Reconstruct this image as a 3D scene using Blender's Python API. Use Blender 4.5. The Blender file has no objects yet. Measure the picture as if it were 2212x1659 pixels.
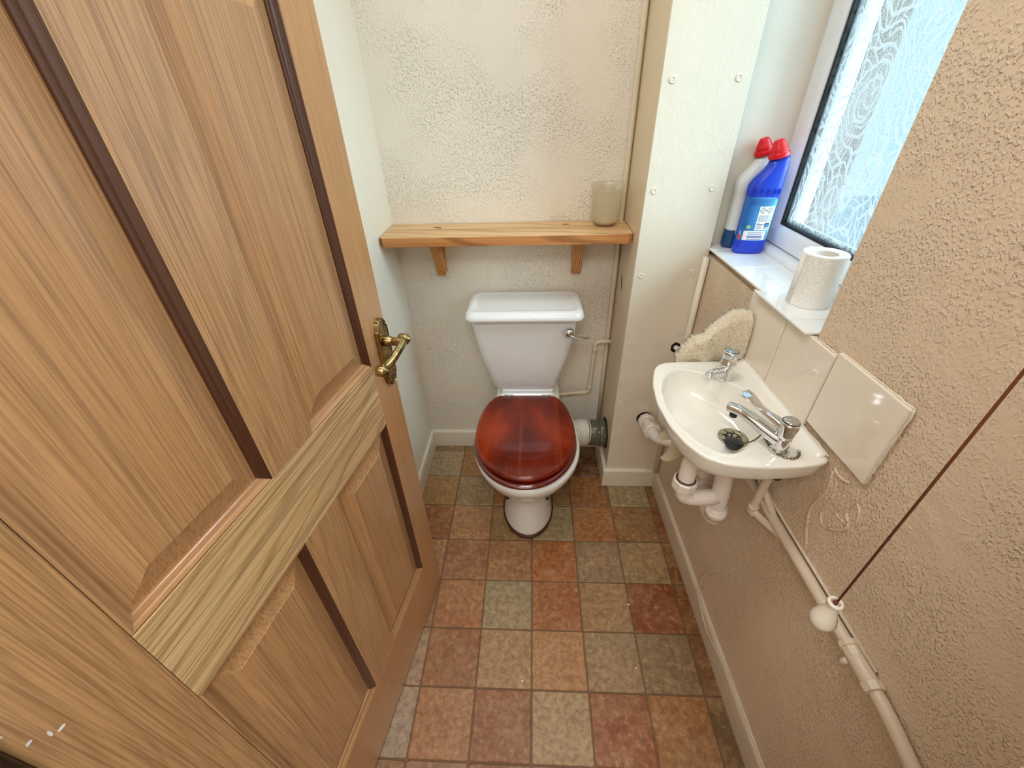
import bpy, bmesh, math, random
from mathutils import Vector, Matrix
import numpy as np
C = bpy.context.scene.collection
sc = bpy.context.scene
random.seed(7)

# ------------------------------------------------------------------ camera
CAMZ = 1.42434
cam = bpy.data.cameras.new('camera'); camo = bpy.data.objects.new('camera', cam); C.objects.link(camo)
cam.sensor_width = 36; cam.sensor_fit = 'HORIZONTAL'; cam.lens = 889.894/2212*36; cam.clip_start = 0.005
R_ = [[0.998635476, 0.041453777, -0.031761133], [-0.002227927, -0.573816690, -0.818980734], [-0.052174913, 0.817933977, -0.572941347]]
m = Matrix(((R_[0][0], -R_[1][0], -R_[2][0], 0), (R_[0][1], -R_[1][1], -R_[2][1], 0), (R_[0][2], -R_[1][2], -R_[2][2], CAMZ), (0, 0, 0, 1)))
camo.matrix_world = m
sc.camera = camo
# ------------------------------------------------------------------ sky, light, exposure
w = bpy.data.worlds.new('world'); sc.world = w; w.use_nodes = True
bg = w.node_tree.nodes['Background']; bg.inputs[0].default_value = (0.74, 0.91, 1.0, 1); bg.inputs[1].default_value = .88
def area(name, loc, rot, sx, sy, power, col):
    l = bpy.data.lights.new(name, 'AREA'); l.shape = 'RECTANGLE'; l.size = sx; l.size_y = sy; l.energy = power; l.color = col
    o = bpy.data.objects.new(name, l); C.objects.link(o); o.location = loc; o.rotation_euler = rot
    return o
sl = bpy.data.lights.new('sun', 'SUN'); sl.energy = 14; sl.angle = math.radians(60); sl.color = (1, .98, .96)
so = bpy.data.objects.new('sun', sl); C.objects.link(so)
so.rotation_euler = Vector((.85, -.30, .36)).to_track_quat('Z', 'Y').to_euler()
area('ceiling_fill_light', (-0.02, 0.75, 2.27), (0, 0, 0), .42, .42, 4.2, (.97, .985, 1))  # soft fill added at the ceiling, source unseen
area('hall_fill_light', (-0.05, -0.62, 2.27), (0, 0, 0), .9, .7, 13.5, (1, .99, .98))  # fill added behind the camera to lift the shadows, source unseen
sc.view_settings.view_transform = 'Standard'; sc.view_settings.look = 'None'
sc.view_settings.gamma = 1; sc.view_settings.use_curve_mapping = False
sc.view_settings.exposure = 0.72
sc.cycles.use_denoising = True
sc.cycles.max_bounces = 10; sc.cycles.diffuse_bounces = 6; sc.cycles.transparent_max_bounces = 10
sc.cycles.caustics_reflective = False; sc.cycles.caustics_refractive = False
sc.cycles.sample_clamp_indirect = 4

# ------------------------------------------------------------------ helpers
def s2l(c):
    return tuple((x/255/12.92 if x/255 <= .04045 else ((x/255+.055)/1.055)**2.4) for x in c)
def col(c): return (*s2l(c), 1)
class NT:
    def __init__(s, name):
        s.m = bpy.data.materials.new(name); s.m.use_nodes = True; s.t = s.m.node_tree
        s.b = s.t.nodes['Principled BSDF']; s.out = s.t.nodes['Material Output']
    def n(s, typ, **kw):
        x = s.t.nodes.new(typ)
        for k, v in kw.items():
            if k[0] == '_': setattr(x, k[1:], v)
            else:
                x.inputs[k.replace('__', ' ')].default_value = v
        return x
    def l(s, a, b): s.t.links.new(a, b)
    def set(s, **kw):
        for k, v in kw.items(): s.b.inputs[k.replace('__', ' ')].default_value = v
        return s
    def coord(s, scale=(1, 1, 1), rot=(0, 0, 0), kind='Object', loc=(0, 0, 0)):
        tc = s.n('ShaderNodeTexCoord'); mp = s.n('ShaderNodeMapping')
        mp.inputs['Scale'].default_value = scale; mp.inputs['Rotation'].default_value = rot; mp.inputs['Location'].default_value = loc
        s.l(tc.outputs[kind], mp.inputs['Vector']); return mp.outputs[0]
    def noise(s, vec, scale, detail=3, rough=.5, dist=0):
        x = s.n('ShaderNodeTexNoise', Scale=scale, Detail=detail, Roughness=rough, Distortion=dist); s.l(vec, x.inputs['Vector']); return x.outputs[0]
    def ramp(s, fac, stops):
        r = s.n('ShaderNodeValToRGB'); e = r.color_ramp.elements
        while len(e) < len(stops): e.new(.5)
        for i, (p, c) in enumerate(stops):
            e[i].position = p; e[i].color = c if len(c) == 4 else (*c, 1)
        s.l(fac, r.inputs[0]); return r.outputs[0]
    def mix(s, fac, a, b, mode='MIX'):
        x = s.t.nodes.new('ShaderNodeMix'); x.data_type = 'RGBA'; x.blend_type = mode
        for sock, v in ((x.inputs[0], fac), (x.inputs[6], a), (x.inputs[7], b)):
            if hasattr(v, 'links'): s.l(v, sock)
            else: sock.default_value = v
        return x.outputs[2]
    def math(s, op, a, b=0.0, clamp=False):
        x = s.t.nodes.new('ShaderNodeMath'); x.operation = op; x.use_clamp = clamp
        for i, v in enumerate((a, b)):
            if hasattr(v, 'links'): s.l(v, x.inputs[i])
            else: x.inputs[i].default_value = v
        return x.outputs[0]
    def bump(s, h, dist, strength=1, normal=None):
        x = s.n('ShaderNodeBump', Distance=dist, Strength=strength); s.l(h, x.inputs['Height'])
        if normal: s.l(normal, x.inputs['Normal'])
        s.l(x.outputs[0], s.b.inputs['Normal']); return x.outputs[0]
def simple(name, c, rough=.5, metal=0, **kw):
    t = NT(name); t.set(Base__Color=col(c), Roughness=rough, Metallic=metal, **kw); return t.m

def paint(name, c, lumps=0.0, spots=.0015, seed=0, rough=.45, var=.06, scale=1.0, blob=1.0, uneven=.004):
    """emulsion over uneven plaster: broad unevenness plus patches of small raised drips"""
    t = NT(name); v = t.coord(loc=(seed*3.1, seed*1.7, seed))
    big = t.noise(v, 3.5, 2)
    cc = col(c)
    t.l(t.mix(t.math('MULTIPLY', big, 1.0), tuple(x*(1-var) for x in cc[:3])+(1,), tuple(min(1, x*(1+var)) for x in cc[:3])+(1,)), t.b.inputs['Base Color'])
    t.set(Roughness=rough)
    v2 = t.coord(scale=(1.0, 1.0, .75), loc=(seed, seed*2, 0))
    fine = t.noise(v2, 150*scale, 1.5, .45, .15)
    dots = t.ramp(fine, [(.50, (0, 0, 0)), (.92, (1, 1, 1))])
    mask = t.ramp(t.noise(v, 5.5, 2), [(.42-.22*lumps, (0.05,)*3), (.66-.2*lumps, (1, 1, 1))])
    d = t.math('MULTIPLY', dots, mask)
    mid = t.noise(v, 22, 3, .6)
    h = t.math('ADD', t.math('MULTIPLY', d, spots*blob), t.math('MULTIPLY', mid, uneven))
    t.bump(h, 1.0)
    return t.m

def wood(name, axis, light, mid, dark, seed=0, rough=.33, scale=1.0, pore=.55, cathedral=.0, coat=1.0, fine=420, soft=.72):
    """oak / pine: grain runs along `axis` of the object's own coordinates"""
    t = NT(name)
    st = [30, 30, 30]; st[axis] = .9
    v = t.coord(scale=tuple(x*scale for x in st), loc=(seed*1.37, seed*2.11, seed*.73))
    n1 = t.noise(v, 1.0, 4, .55, .35)
    st2 = [fine]*3; st2[axis] = fine/75
    v2 = t.coord(scale=tuple(x*scale for x in st2), loc=(seed, seed, seed))
    n2 = t.noise(v2, 1.0, 3, .6)
    base = t.mix(soft, t.ramp(n1, [(.25, s2l(dark)), (.48, s2l(mid)), (.72, s2l(light))]), (*s2l(mid), 1))
    pores = t.ramp(n2, [(.36, (1, 1, 1)), (.56, (0, 0, 0))])
    c = t.mix(t.math('MULTIPLY', pores, pore), base, (*s2l(tuple(x*.62 for x in dark)), 1))
    if cathedral:
        sw = [9, 9, 9]; sw[axis] = 1.3
        v3 = t.coord(scale=tuple(x*scale for x in sw), loc=(seed*.3, seed*.9, seed*.2))
        wv = t.n('ShaderNodeTexWave', Scale=2.2, Distortion=7.0, Detail=2, **{'Detail__Scale': .8}); wv.bands_direction = 'DIAGONAL'
        t.l(v3, wv.inputs['Vector'])
        lines = t.ramp(wv.outputs[0], [(.0, (1, 1, 1)), (.22, (0, 0, 0))])
        c = t.mix(t.math('MULTIPLY', lines, cathedral), c, (*s2l(tuple(x*.75 for x in dark)), 1))
    t.l(c, t.b.inputs['Base Color'])
    t.set(Roughness=rough, Coat__Weight=coat, Coat__Roughness=.30)
    t.bump(n2, .0006, .6)
    return t.m

def link(o, parent=None):
    C.objects.link(o)
    if parent: o.parent = parent
    return o
def mesh(name, vs, fs, mat, parent=None, smooth=False, bevel=0, seg=2, sub=0, mats=None, fm=None, solid=0):
    me = bpy.data.meshes.new(name); me.from_pydata([tuple(v) for v in vs], [], fs); me.update()
    bm = bmesh.new(); bm.from_mesh(me); bmesh.ops.recalc_face_normals(bm, faces=bm.faces); bm.to_mesh(me); bm.free()
    o = bpy.data.objects.new(name, me); link(o, parent)
    for x in (mats or [mat]): me.materials.append(x)
    if fm:
        for p, i in zip(me.polygons, fm): p.material_index = i
    if smooth or bevel:
        for p in me.polygons: p.use_smooth = True
    if solid:
        s = o.modifiers.new('s', 'SOLIDIFY'); s.thickness = solid; s.offset = 0
    if bevel:
        b = o.modifiers.new('b', 'BEVEL'); b.width = bevel; b.segments = seg; b.limit_method = 'ANGLE'; b.angle_limit = math.radians(40)
        wn = o.modifiers.new('w', 'WEIGHTED_NORMAL'); wn.keep_sharp = True
    if sub:
        s = o.modifiers.new('ss', 'SUBSURF'); s.levels = sub; s.render_levels = sub
    return o
def boxv(x0, x1, y0, y1, z0, z1):
    vs = [(x, y, z) for z in (z0, z1) for y in (y0, y1) for x in (x0, x1)]
    return vs, [(0, 2, 3, 1), (4, 5, 7, 6), (0, 1, 5, 4), (2, 6, 7, 3), (0, 4, 6, 2), (1, 3, 7, 5)]
def box(name, x0, x1, y0, y1, z0, z1, mat, parent=None, bevel=0, **k):
    return mesh(name, *boxv(x0, x1, y0, y1, z0, z1), mat, parent, bevel=bevel, **k)
def prism(poly, z0, z1):
    n = len(poly)
    vs = [(p[0], p[1], z0) for p in poly]+[(p[0], p[1], z1) for p in poly]
    fs = [tuple(range(n)), tuple(range(n, 2*n))]+[(i, (i+1) % n, n+(i+1) % n, n+i) for i in range(n)]
    return vs, fs
def join(parts):
    V, F = [], []
    for vs, fs in parts:
        k = len(V); V += [tuple(v) for v in vs]; F += [tuple(i+k for i in f) for f in fs]
    return V, F
def loft(loops, cap0=True, cap1=True, close=True):
    n = len(loops[0]); V = [tuple(p) for L in loops for p in L]; F = []
    for i in range(len(loops)-1):
        for j in range(n if close else n-1):
            a, b = i*n+j, i*n+(j+1) % n
            F.append((a, b, b+n, a+n))
    if cap0: F.append(tuple(range(n-1, -1, -1)))
    if cap1: F.append(tuple(range((len(loops)-1)*n, len(loops)*n)))
    return V, F
def lathe(prof, n=32, c=(0, 0, 0)):
    loops = [[(c[0]+r*math.cos(2*math.pi*j/n), c[1]+r*math.sin(2*math.pi*j/n), c[2]+z) for j in range(n)] for r, z in prof]
    return loft(loops)
def smooth_path(pts, k=6, closed=False):
    """Catmull-Rom"""
    P = [Vector(p) for p in pts]; out = []
    n = len(P)
    for i in range(n-1):
        p0, p1, p2, p3 = P[max(i-1, 0)], P[i], P[i+1], P[min(i+2, n-1)]
        for s in range(k):
            t = s/k
            out.append(.5*((2*p1)+(p2-p0)*t+(2*p0-5*p1+4*p2-p3)*t*t+(3*p1-p0-3*p2+p3)*t**3))
    out.append(P[-1]); return out
def fillet(pts, r, k=5):
    P = [Vector(p) for p in pts]; out = [P[0]]
    for i in range(1, len(P)-1):
        a, b = (P[i-1]-P[i]), (P[i+1]-P[i]); rr = min(r, a.length*.49, b.length*.49)
        A, B = P[i]+a.normalized()*rr, P[i]+b.normalized()*rr
        for s in range(k+1):
            t = s/k; out.append((1-t)**2*A+2*t*(1-t)*P[i]+t*t*B)
    out.append(P[-1]); return out
def tube(pts, r, n=14, cap=True, up=Vector((0, 0, 1))):
    P = [Vector(p) for p in pts]; rs = r if isinstance(r, (list, tuple)) else [r]*len(P)
    loops = []; u = None
    for i, p in enumerate(P):
        d = (P[min(i+1, len(P)-1)]-P[max(i-1, 0)]).normalized()
        if u is None:
            u = d.cross(up);
            if u.length < .01: u = d.cross(Vector((1, 0, 0)))
            u.normalize()
        u = (u-d*u.dot(d)).normalized(); v = d.cross(u)
        loops.append([p+(u*math.cos(2*math.pi*j/n)+v*math.sin(2*math.pi*j/n))*rs[i] for j in range(n)])
    return loft(loops, cap, cap)
def xf(vf, M):
    return [tuple(M @ Vector(v)) for v in vf[0]], vf[1]
def thing(name, label=None, cat=None, loc=(0, 0, 0), group=None, kind=None, rot=(0, 0, 0)):
    o = bpy.data.objects.new(name, None); C.objects.link(o); o.location = loc; o.rotation_euler = rot; o.empty_display_size = .05
    return tag(o, label, cat, group, kind)
def tag(o, label=None, cat=None, group=None, kind=None):
    if label: o['label'] = label
    if cat: o['category'] = cat
    if group: o['group'] = group
    if kind: o['kind'] = kind
    return o
def struct(o, label=None, cat=None): return tag(o, label, cat, kind='structure')
def local(o, pts_parent_loc):
    pass

# ------------------------------------------------------------------ materials
CREAM = (226, 214, 190)
M_wall_back = paint('cream_emulsion_back', (234, 227, 214), lumps=.2, spots=.0042, seed=1, scale=1.25, uneven=.0022)
M_wall_side = paint('cream_emulsion_side', (232, 227, 214), lumps=.1, spots=.0016, seed=2, uneven=.003)
M_wall_right = paint('textured_masonry_paint', (222, 201, 176), lumps=.65, spots=.0030, seed=3, scale=1.7, var=.05, uneven=.0035, rough=.5)
M_board = paint('painted_board', (230, 222, 205), lumps=0, spots=.0004, seed=4, uneven=.0012, rough=.32)
M_reveal = paint('painted_reveal', (236, 231, 218), lumps=0, spots=.0002, seed=5, uneven=.0006, rough=.35)
M_skirt = paint('white_gloss_skirting', (228, 220, 204), lumps=0, spots=.0003, seed=6, uneven=.001, rough=.28)
M_skirt_r = paint('worn_cream_skirting', (214, 200, 180), lumps=.2, spots=.0006, seed=7, uneven=.002, rough=.35)
M_ceil = simple('ceiling_white', (238, 234, 224), .7)
M_pipe = paint('painted_pipe', (222, 207, 186), lumps=.2, spots=.0004, seed=8, uneven=.001, rough=.35)
M_pipe_b = paint('painted_pipe_cream', (222, 210, 186), lumps=.2, spots=.0003, seed=9, uneven=.0008, rough=.3)
M_plastic = simple('waste_plastic', (232, 222, 214), .3)
M_plastic_w = simple('white_plastic_fitting', (235, 228, 215), .3)
M_cera = simple('toilet_ceramic', (238, 241, 242), .07, Coat__Weight=.5, Coat__Roughness=.03)
M_basin = simple('basin_ceramic', (240, 238, 230), .07, Coat__Weight=.5, Coat__Roughness=.03)
M_tile = simple('glazed_tile_cream', (236, 226, 210), .12, Coat__Weight=.4, Coat__Roughness=.04)
M_tile_w = simple('glazed_tile_white', (240, 242, 242), .08, Coat__Weight=.5, Coat__Roughness=.03)
M_grout = simple('grout', (196, 176, 152), .8)
M_chrome = simple('chrome', (225, 228, 232), .06, 1)
M_upvc = simple('upvc_white', (232, 236, 240), .3)
M_gasket = simple('black_gasket', (14, 14, 18), .5)
M_black = simple('black_rubber', (14, 14, 15), .4)
M_darkhole = simple('dark_hole', (18, 14, 10), .9)
M_red = simple('red_cap_plastic', (214, 22, 36), .3)
M_blue = simple('blue_bottle_plastic', (22, 62, 200), .28)
M_white = simple('white_print', (236, 240, 244), .45)
M_ink = simple('dark_print', (34, 40, 96), .5)
M_bin = simple('black_print', (22, 22, 26), .5)
M_cord = NT('brown_cord'); M_cord.set(Base__Color=col((112, 58, 32)), Roughness=.8); M_cord = M_cord.m
M_hinge = simple('dark_hinge_metal', (70, 62, 58), .4, .8)

OAK = ((216, 178, 134), (202, 160, 114), (172, 126, 78))
M_oak_v = wood('oak_vertical', 2, *OAK, seed=1, cathedral=.25)
M_oak_v2 = wood('oak_vertical_stile', 2, (216, 172, 124), (198, 150, 102), (172, 122, 76), seed=4, pore=.35)
M_oak_p = wood('oak_panel', 2, (216, 176, 132), (198, 154, 108), (168, 120, 74), seed=8, pore=.5)
M_oak_h = wood('oak_horizontal', 1, (240, 212, 164), (224, 192, 142), (192, 152, 102), seed=2, cathedral=.5, fine=260, soft=.3)
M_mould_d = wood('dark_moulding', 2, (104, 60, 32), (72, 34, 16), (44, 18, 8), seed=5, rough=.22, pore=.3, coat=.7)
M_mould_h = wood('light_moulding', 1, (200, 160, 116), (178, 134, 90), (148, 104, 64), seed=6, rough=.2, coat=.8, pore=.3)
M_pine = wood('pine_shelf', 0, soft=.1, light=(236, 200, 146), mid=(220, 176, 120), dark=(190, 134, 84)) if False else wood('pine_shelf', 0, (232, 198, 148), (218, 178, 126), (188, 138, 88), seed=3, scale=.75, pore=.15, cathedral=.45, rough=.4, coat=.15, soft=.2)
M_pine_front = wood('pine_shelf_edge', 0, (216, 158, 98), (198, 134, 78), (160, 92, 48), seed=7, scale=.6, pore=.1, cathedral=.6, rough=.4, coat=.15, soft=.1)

def endgrain():
    t = NT('pine_end_grain'); v = t.coord(scale=(1, 1, .42), loc=(.06, .0, .03))
    wv = t.n('ShaderNodeTexWave', Scale=46, Distortion=2.5, Detail=2); wv.wave_type = 'RINGS'; wv.rings_direction = 'Y'
    t.l(v, wv.inputs['Vector'])
    t.l(t.ramp(wv.outputs[0], [(.1, s2l((150, 88, 40))), (.45, s2l((206, 150, 84)))]), t.b.inputs['Base Color']); t.set(Roughness=.55); return t.m
M_end = endgrain()
def mahogany():
    t = NT('mahogany_stain')
    v = t.coord(scale=(30, 1.2, 4)); v2 = t.coord(scale=(7, 3.2, 3))
    n1 = t.noise(v, 1, 3, .5, .3); n2 = t.noise(v2, 1, 3, .55, .4)
    base = t.ramp(n2, [(.3, s2l((84, 18, 6))), (.52, s2l((122, 32, 8))), (.76, s2l((176, 64, 14)))])
    st = t.ramp(n1, [(.56, (0, 0, 0)), (.74, (1, 1, 1))])
    t.l(t.mix(t.math('MULTIPLY', st, .35), base, col((206, 100, 36))), t.b.inputs['Base Color'])
    t.set(Roughness=.28, Specular__IOR__Level=.25, Coat__Weight=.45, Coat__Roughness=.06); return t.m
M_mahog = mahogany()
M_mahog_d = simple('mahogany_dark', (96, 18, 10), .16, Coat__Weight=1, Coat__Roughness=.06)
def brass():
    t = NT('aged_brass'); v = t.coord(); n = t.noise(v, 55, 4, .6)
    t.l(t.ramp(n, [(.35, s2l((112, 84, 46))), (.6, s2l((184, 162, 112)))]), t.b.inputs['Base Color']); t.set(Metallic=1, Roughness=.24); return t.m
M_brass = brass()
def towelm():
    t = NT('terry_cloth'); v = t.coord(); n = t.noise(v, 260, 2, .6)
    t.l(t.mix(n, col((206, 190, 160)), col((244, 234, 210))), t.b.inputs['Base Color']); t.set(Roughness=.95, Sheen__Weight=.3); t.bump(n, .004, .8); return t.m
M_towel = towelm()
def floor_tile():
    t = NT('terracotta_vinyl_tile')
    oi = t.n('ShaderNodeObjectInfo'); v = t.coord(kind='Object')
    geo = t.n('ShaderNodeNewGeometry')
    n1 = t.noise(geo.outputs['Position'], 14, 5, .62, .6); n2 = t.noise(geo.outputs['Position'], 60, 4, .7, .4); n3 = t.noise(geo.outputs['Position'], 5, 2, .5)
    c = oi.outputs['Color']
    c1 = t.mix(t.ramp(n1, [(.4, (0, 0, 0)), (.68, (1, 1, 1))]), c, col((196, 156, 116)))
    c1 = t.mix(.38, c, c1)
    c2 = t.mix(t.math('MULTIPLY', t.ramp(n2, [(.40, (1, 1, 1)), (.52, (0, 0, 0))]), .42), c1, col((104, 58, 36)))
    c3 = t.mix(t.math('MULTIPLY', t.ramp(n2, [(.55, (0, 0, 0)), (.7, (1, 1, 1))]), .38), c2, col((216, 186, 146)))
    c4 = t.mix(t.math('MULTIPLY', t.ramp(n3, [(.5, (0, 0, 0)), (.7, (1, 1, 1))]), .22), c3, col((150, 136, 104)))
    t.l(c4, t.b.inputs['Base Color']); t.set(Roughness=.42); t.bump(n2, .0012, .7); return t.m
M_ftile = floor_tile()
M_joint = paint('vinyl_joint', (120, 92, 66), lumps=0, spots=0, seed=11, uneven=.0003, rough=.6)

# ------------------------------------------------------------------ the room
def rw(y): return .529+(1.262-y)*.0237          # face of the slightly skewed right wall
LX, BY, FY, CZ = -.50, 1.51, .08, 2.35
BX, BFY = .313, 1.262                            # boxing: side face x, front face y
SZ = 1.035                                       # window sill top
RY0, RY1 = .724, 1.303                           # window reveal, near and far faces
WTOP = 2.08
floor = struct(mesh('floor', *boxv(-.50, .62, -.06, 1.51, -.05, -.0035), M_joint))
# floor tiles: one object per tile, colour carried by the object
T = .165; OX, OY = -.00759, .80445
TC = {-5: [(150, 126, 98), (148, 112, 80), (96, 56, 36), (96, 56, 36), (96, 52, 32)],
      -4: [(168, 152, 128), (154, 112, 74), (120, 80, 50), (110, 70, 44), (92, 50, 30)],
      -3: [(164, 126, 84), (142, 122, 92), (152, 94, 58), (132, 98, 64), (140, 84, 44), (152, 136, 106), (116, 72, 36)],
      -2: [(152, 94, 68), (166, 120, 90), (142, 108, 72), (154, 142, 114), (158, 98, 58), (134, 94, 56), (124, 64, 32)],
      -1: [(182, 132, 102), (148, 98, 78), (154, 108, 76), (164, 94, 62), (144, 122, 100), (154, 130, 96), (128, 80, 46)],
      0: [(150, 110, 90), (168, 112, 86), (158, 144, 120), (158, 92, 62), (158, 124, 92), (132, 62, 30), (128, 74, 42)],
      1: [(166, 142, 126), (152, 98, 78), (168, 134, 102), (178, 128, 92), (152, 128, 102), (132, 112, 86), (122, 84, 52)],
      2: [(166, 150, 140), (166, 116, 92), (142, 86, 66), (168, 142, 112), (142, 76, 52), (156, 102, 66), (118, 92, 62)],
      3: [(140, 104, 84), (150, 116, 96), (130, 84, 66), (144, 112, 90), (150, 100, 70), (130, 92, 66), (120, 88, 60)],
      4: [(150, 120, 100), (160, 100, 76), (130, 96, 74), (160, 130, 104), (140, 84, 60), (150, 110, 78), (124, 84, 56)]}
for k, cols in TC.items():
    for jj, c in enumerate(cols):
        j = jj-3
        x0, x1 = OX+j*T, OX+(j+1)*T; y1, y0 = OY-k*T, OY-(k+1)*T
        x0 = max(x0, -.4995); x1 = min(x1, rw((y0+y1)/2)-.001); y1 = min(y1, 1.509); y0 = max(y0, -.06)
        if j >= 2: y1 = min(y1, 1.2615)
        if j == 1 and y1 > 1.262: x1 = min(x1, BX)
        if j >= 2 and k <= -4: continue
        if x1-x0 < .006 or y1-y0 < .006: continue
        g = .0021; cx, cy = (x0+x1)/2, (y0+y1)/2; hx, hy = (x1-x0)/2-g, (y1-y0)/2-g
        def ring(ix, z, jit=0, ph=0):
            P = []
            rc = .005
            for (sx, sy, a0) in ((1, 1, 0), (-1, 1, 90), (-1, -1, 180), (1, -1, 270)):
                for a in (0, 45, 90):
                    an = math.radians(a0+a)
                    P.append((sx*(hx-ix-rc)+rc*math.cos(an), sy*(hy-ix-rc)+rc*math.sin(an), z))
            return P
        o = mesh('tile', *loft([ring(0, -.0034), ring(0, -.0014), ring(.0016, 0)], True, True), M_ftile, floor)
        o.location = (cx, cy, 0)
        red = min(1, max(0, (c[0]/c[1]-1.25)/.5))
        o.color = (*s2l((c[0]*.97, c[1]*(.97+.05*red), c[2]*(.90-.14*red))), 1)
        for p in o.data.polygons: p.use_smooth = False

struct(mesh('wall_left', *boxv(-.62, LX, -.05, 1.63, -.05, 2.40), M_wall_side))
struct(mesh('wall_back', *boxv(-.52, .80, BY, 1.63, -.05, 2.40), M_wall_back))
pk_ = bpy.data.objects['wall_back']
for pts, rr in (([(-.187, .905), (-.193, .890), (-.186, .876), (-.190, .862), (-.183, .848), (-.185, .826)], .0022), ([(-.180, .900), (-.176, .884), (-.180, .868), (-.177, .850)], .0016), ([(-.193, .897), (-.183, .893), (-.178, .897)], .0014), ([(-.245, .905), (-.238, .896), (-.246, .888)], .001), ([(.02, .895), (.03, .89)], .001)):
    P = smooth_path([(x+.015, BY+.0003, z-.006) for x, z in pts], 5)
    mesh('paint_run', *tube(P, [rr*random.uniform(.7, 1.2) for _ in P], 8), M_wall_back, pk_, smooth=True)
# right wall: below the window, near the doorway, above the window, beyond the window
OUT = .80
def wallpoly(y0, y1, back=OUT): return [(rw(y0), y0), (back, y0), (back, y1), (rw(y1), y1)]
r = .009
near = [(rw(-.05), -.05), (OUT, -.05), (OUT, RY0)]+[(rw(RY0)+r-r*math.sin(math.radians(a)), RY0-r+r*math.cos(math.radians(a))) for a in (0, 22, 45, 68, 90)]
struct(mesh('wall_right', *join([prism(wallpoly(-.05, 1.30), -.05, 1.012), prism(near, 1.012, 2.40), prism(wallpoly(RY0-.01, 1.30), WTOP, 2.40),
     boxv(.535, OUT, RY1, 1.55, -.05, 2.40)]), M_wall_right))
rv = struct(mesh('trim_1', *boxv(.5285, .745, RY1-.002, RY1+.004, SZ-.02, WTOP), M_reveal), 'smooth painted left reveal of the window')
struct(mesh('ceiling', *boxv(-.62, OUT, -.05, 1.63, CZ, 2.42), M_ceil))
# front wall and doorway, architrave, hall behind
struct(mesh('wall_front', *join([boxv(-.62, -.462, -.05, FY, -.05, 2.40), boxv(.375, OUT, -.05, FY, -.05, 2.40), boxv(-.462, .375, -.05, FY, 2.03, 2.40)]), M_wall_side))
fr = thing('door_frame', kind='structure')
box('jamb', .33, .374, -.06, .095, 0, 2.03, simple('white_frame_paint', (236, 236, 232), .3), fr, bevel=.004)
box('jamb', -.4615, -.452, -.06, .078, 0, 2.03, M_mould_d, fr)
box('lintel', -.4615, .374, -.06, .078, 2.0, 2.03, simple('white_frame_paint_top', (236, 236, 232), .3), fr)
box('architrave', .374, .415, FY, .098, 0, 2.07, simple('white_architrave_paint', (236, 236, 232), .3), fr, bevel=.004)
struct(mesh('hall_shell', *join([boxv(-1.0, -.95, -1.4, -.05, -.05, 2.40), boxv(.95, 1.0, -1.4, -.05, -.05, 2.40), boxv(-1.0, 1.0, -1.45, -1.4, -.05, 2.40), boxv(-1, 1, -1.45, -.05, 2.35, 2.42),
     boxv(-1.0, -.62, -.06, -.04, -.05, 2.4), boxv(.8, 1.0, -.06, -.04, -.05, 2.4)]), M_wall_side))
struct(mesh('hall_floor', *boxv(-1.0, 1.0, -1.45, -.06, -.05, -.003), simple('hall_carpet', (120, 100, 84), .95)))

# pipe boxing: side panel, front panel in two boards with painted screw heads
bxg = thing('wall_boxing', kind='structure')
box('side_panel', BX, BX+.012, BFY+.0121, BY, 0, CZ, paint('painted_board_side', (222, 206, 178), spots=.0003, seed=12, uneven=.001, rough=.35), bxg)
box('front_panel', BX, .5275, BFY, BFY+.012, .3725, CZ, M_board, bxg, bevel=.0015)
box('front_panel', BX, .5275, BFY, BFY+.012, 0, .3715, M_board, bxg, bevel=.0015)
for x, z in [(.3399, 1.4442), (.4984, 1.4426), (.3363, 1.1944), (.4941, 1.1976), (.3362, .9512), (.3311, .7047), (.3324, .4519), (.3431, .299), (.4956, .7552), (.493, .9589), (.338, 1.70), (.497, 1.70), (.338, 2.0), (.497, 2.0)]:
    s = mesh('screw_head', *lathe([(.0090, 0), (.0086, .0012), (.0070, .0020), (.0052, .0018), (.0044, .0007), (.0022, .0005), (.0014, .0013), (.0003, .0014)], 14), M_board, bxg, smooth=True)
    s.location = (x, BFY, z); s.rotation_euler = (math.pi/2, 0, 0)
gv = [(BX-.0006, 1.4255, .8925), (BX-.0006, 1.4315, .886), (BX-.0006, 1.422, .868), (BX-.0006, 1.412, .852), (BX-.0006, 1.402, .8465), (BX-.0006, 1.405, .858), (BX-.0006, 1.414, .872)]
mesh('gouge', [(x, y, z) for x, y, z in gv]+[(BX+.001, y, z) for x, y, z in gv], loft([gv, gv])[1], M_darkhole, bxg)

# skirting boards
def skirt(name, pts, off, h=.095, mat=M_skirt, t=.014):
    """board standing on the floor along a line; off = unit vector into the room"""
    prof = [(0, 0), (t, 0), (t, h-.012), (t-.004, h-.004), (t-.010, h), (0, h)]
    loops = [[(p[0]+off[0]*a, p[1]+off[1]*a, z) for a, z in prof] for p in pts]
    return struct(mesh(name, *loft(loops), mat, bevel=.001))
skirt('baseboard_left', [(LX, .10), (LX, BY)], (1, 0))
skirt('baseboard_back', [(LX+.0141, BY), (BX-.0003, BY)], (0, -1))
skirt('baseboard_boxing_side', [(BX, BY-.0141), (BX, BFY)], (-1, 0))
skirt('baseboard_boxing_front', [(BX-.014, BFY), (rw(1.26)-.0005, BFY)], (0, -1))
skirt('baseboard_right', [(rw(.10), .10), (rw(1.2475), 1.2475)], (-1, 0), mat=M_skirt_r, h=.088)

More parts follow.
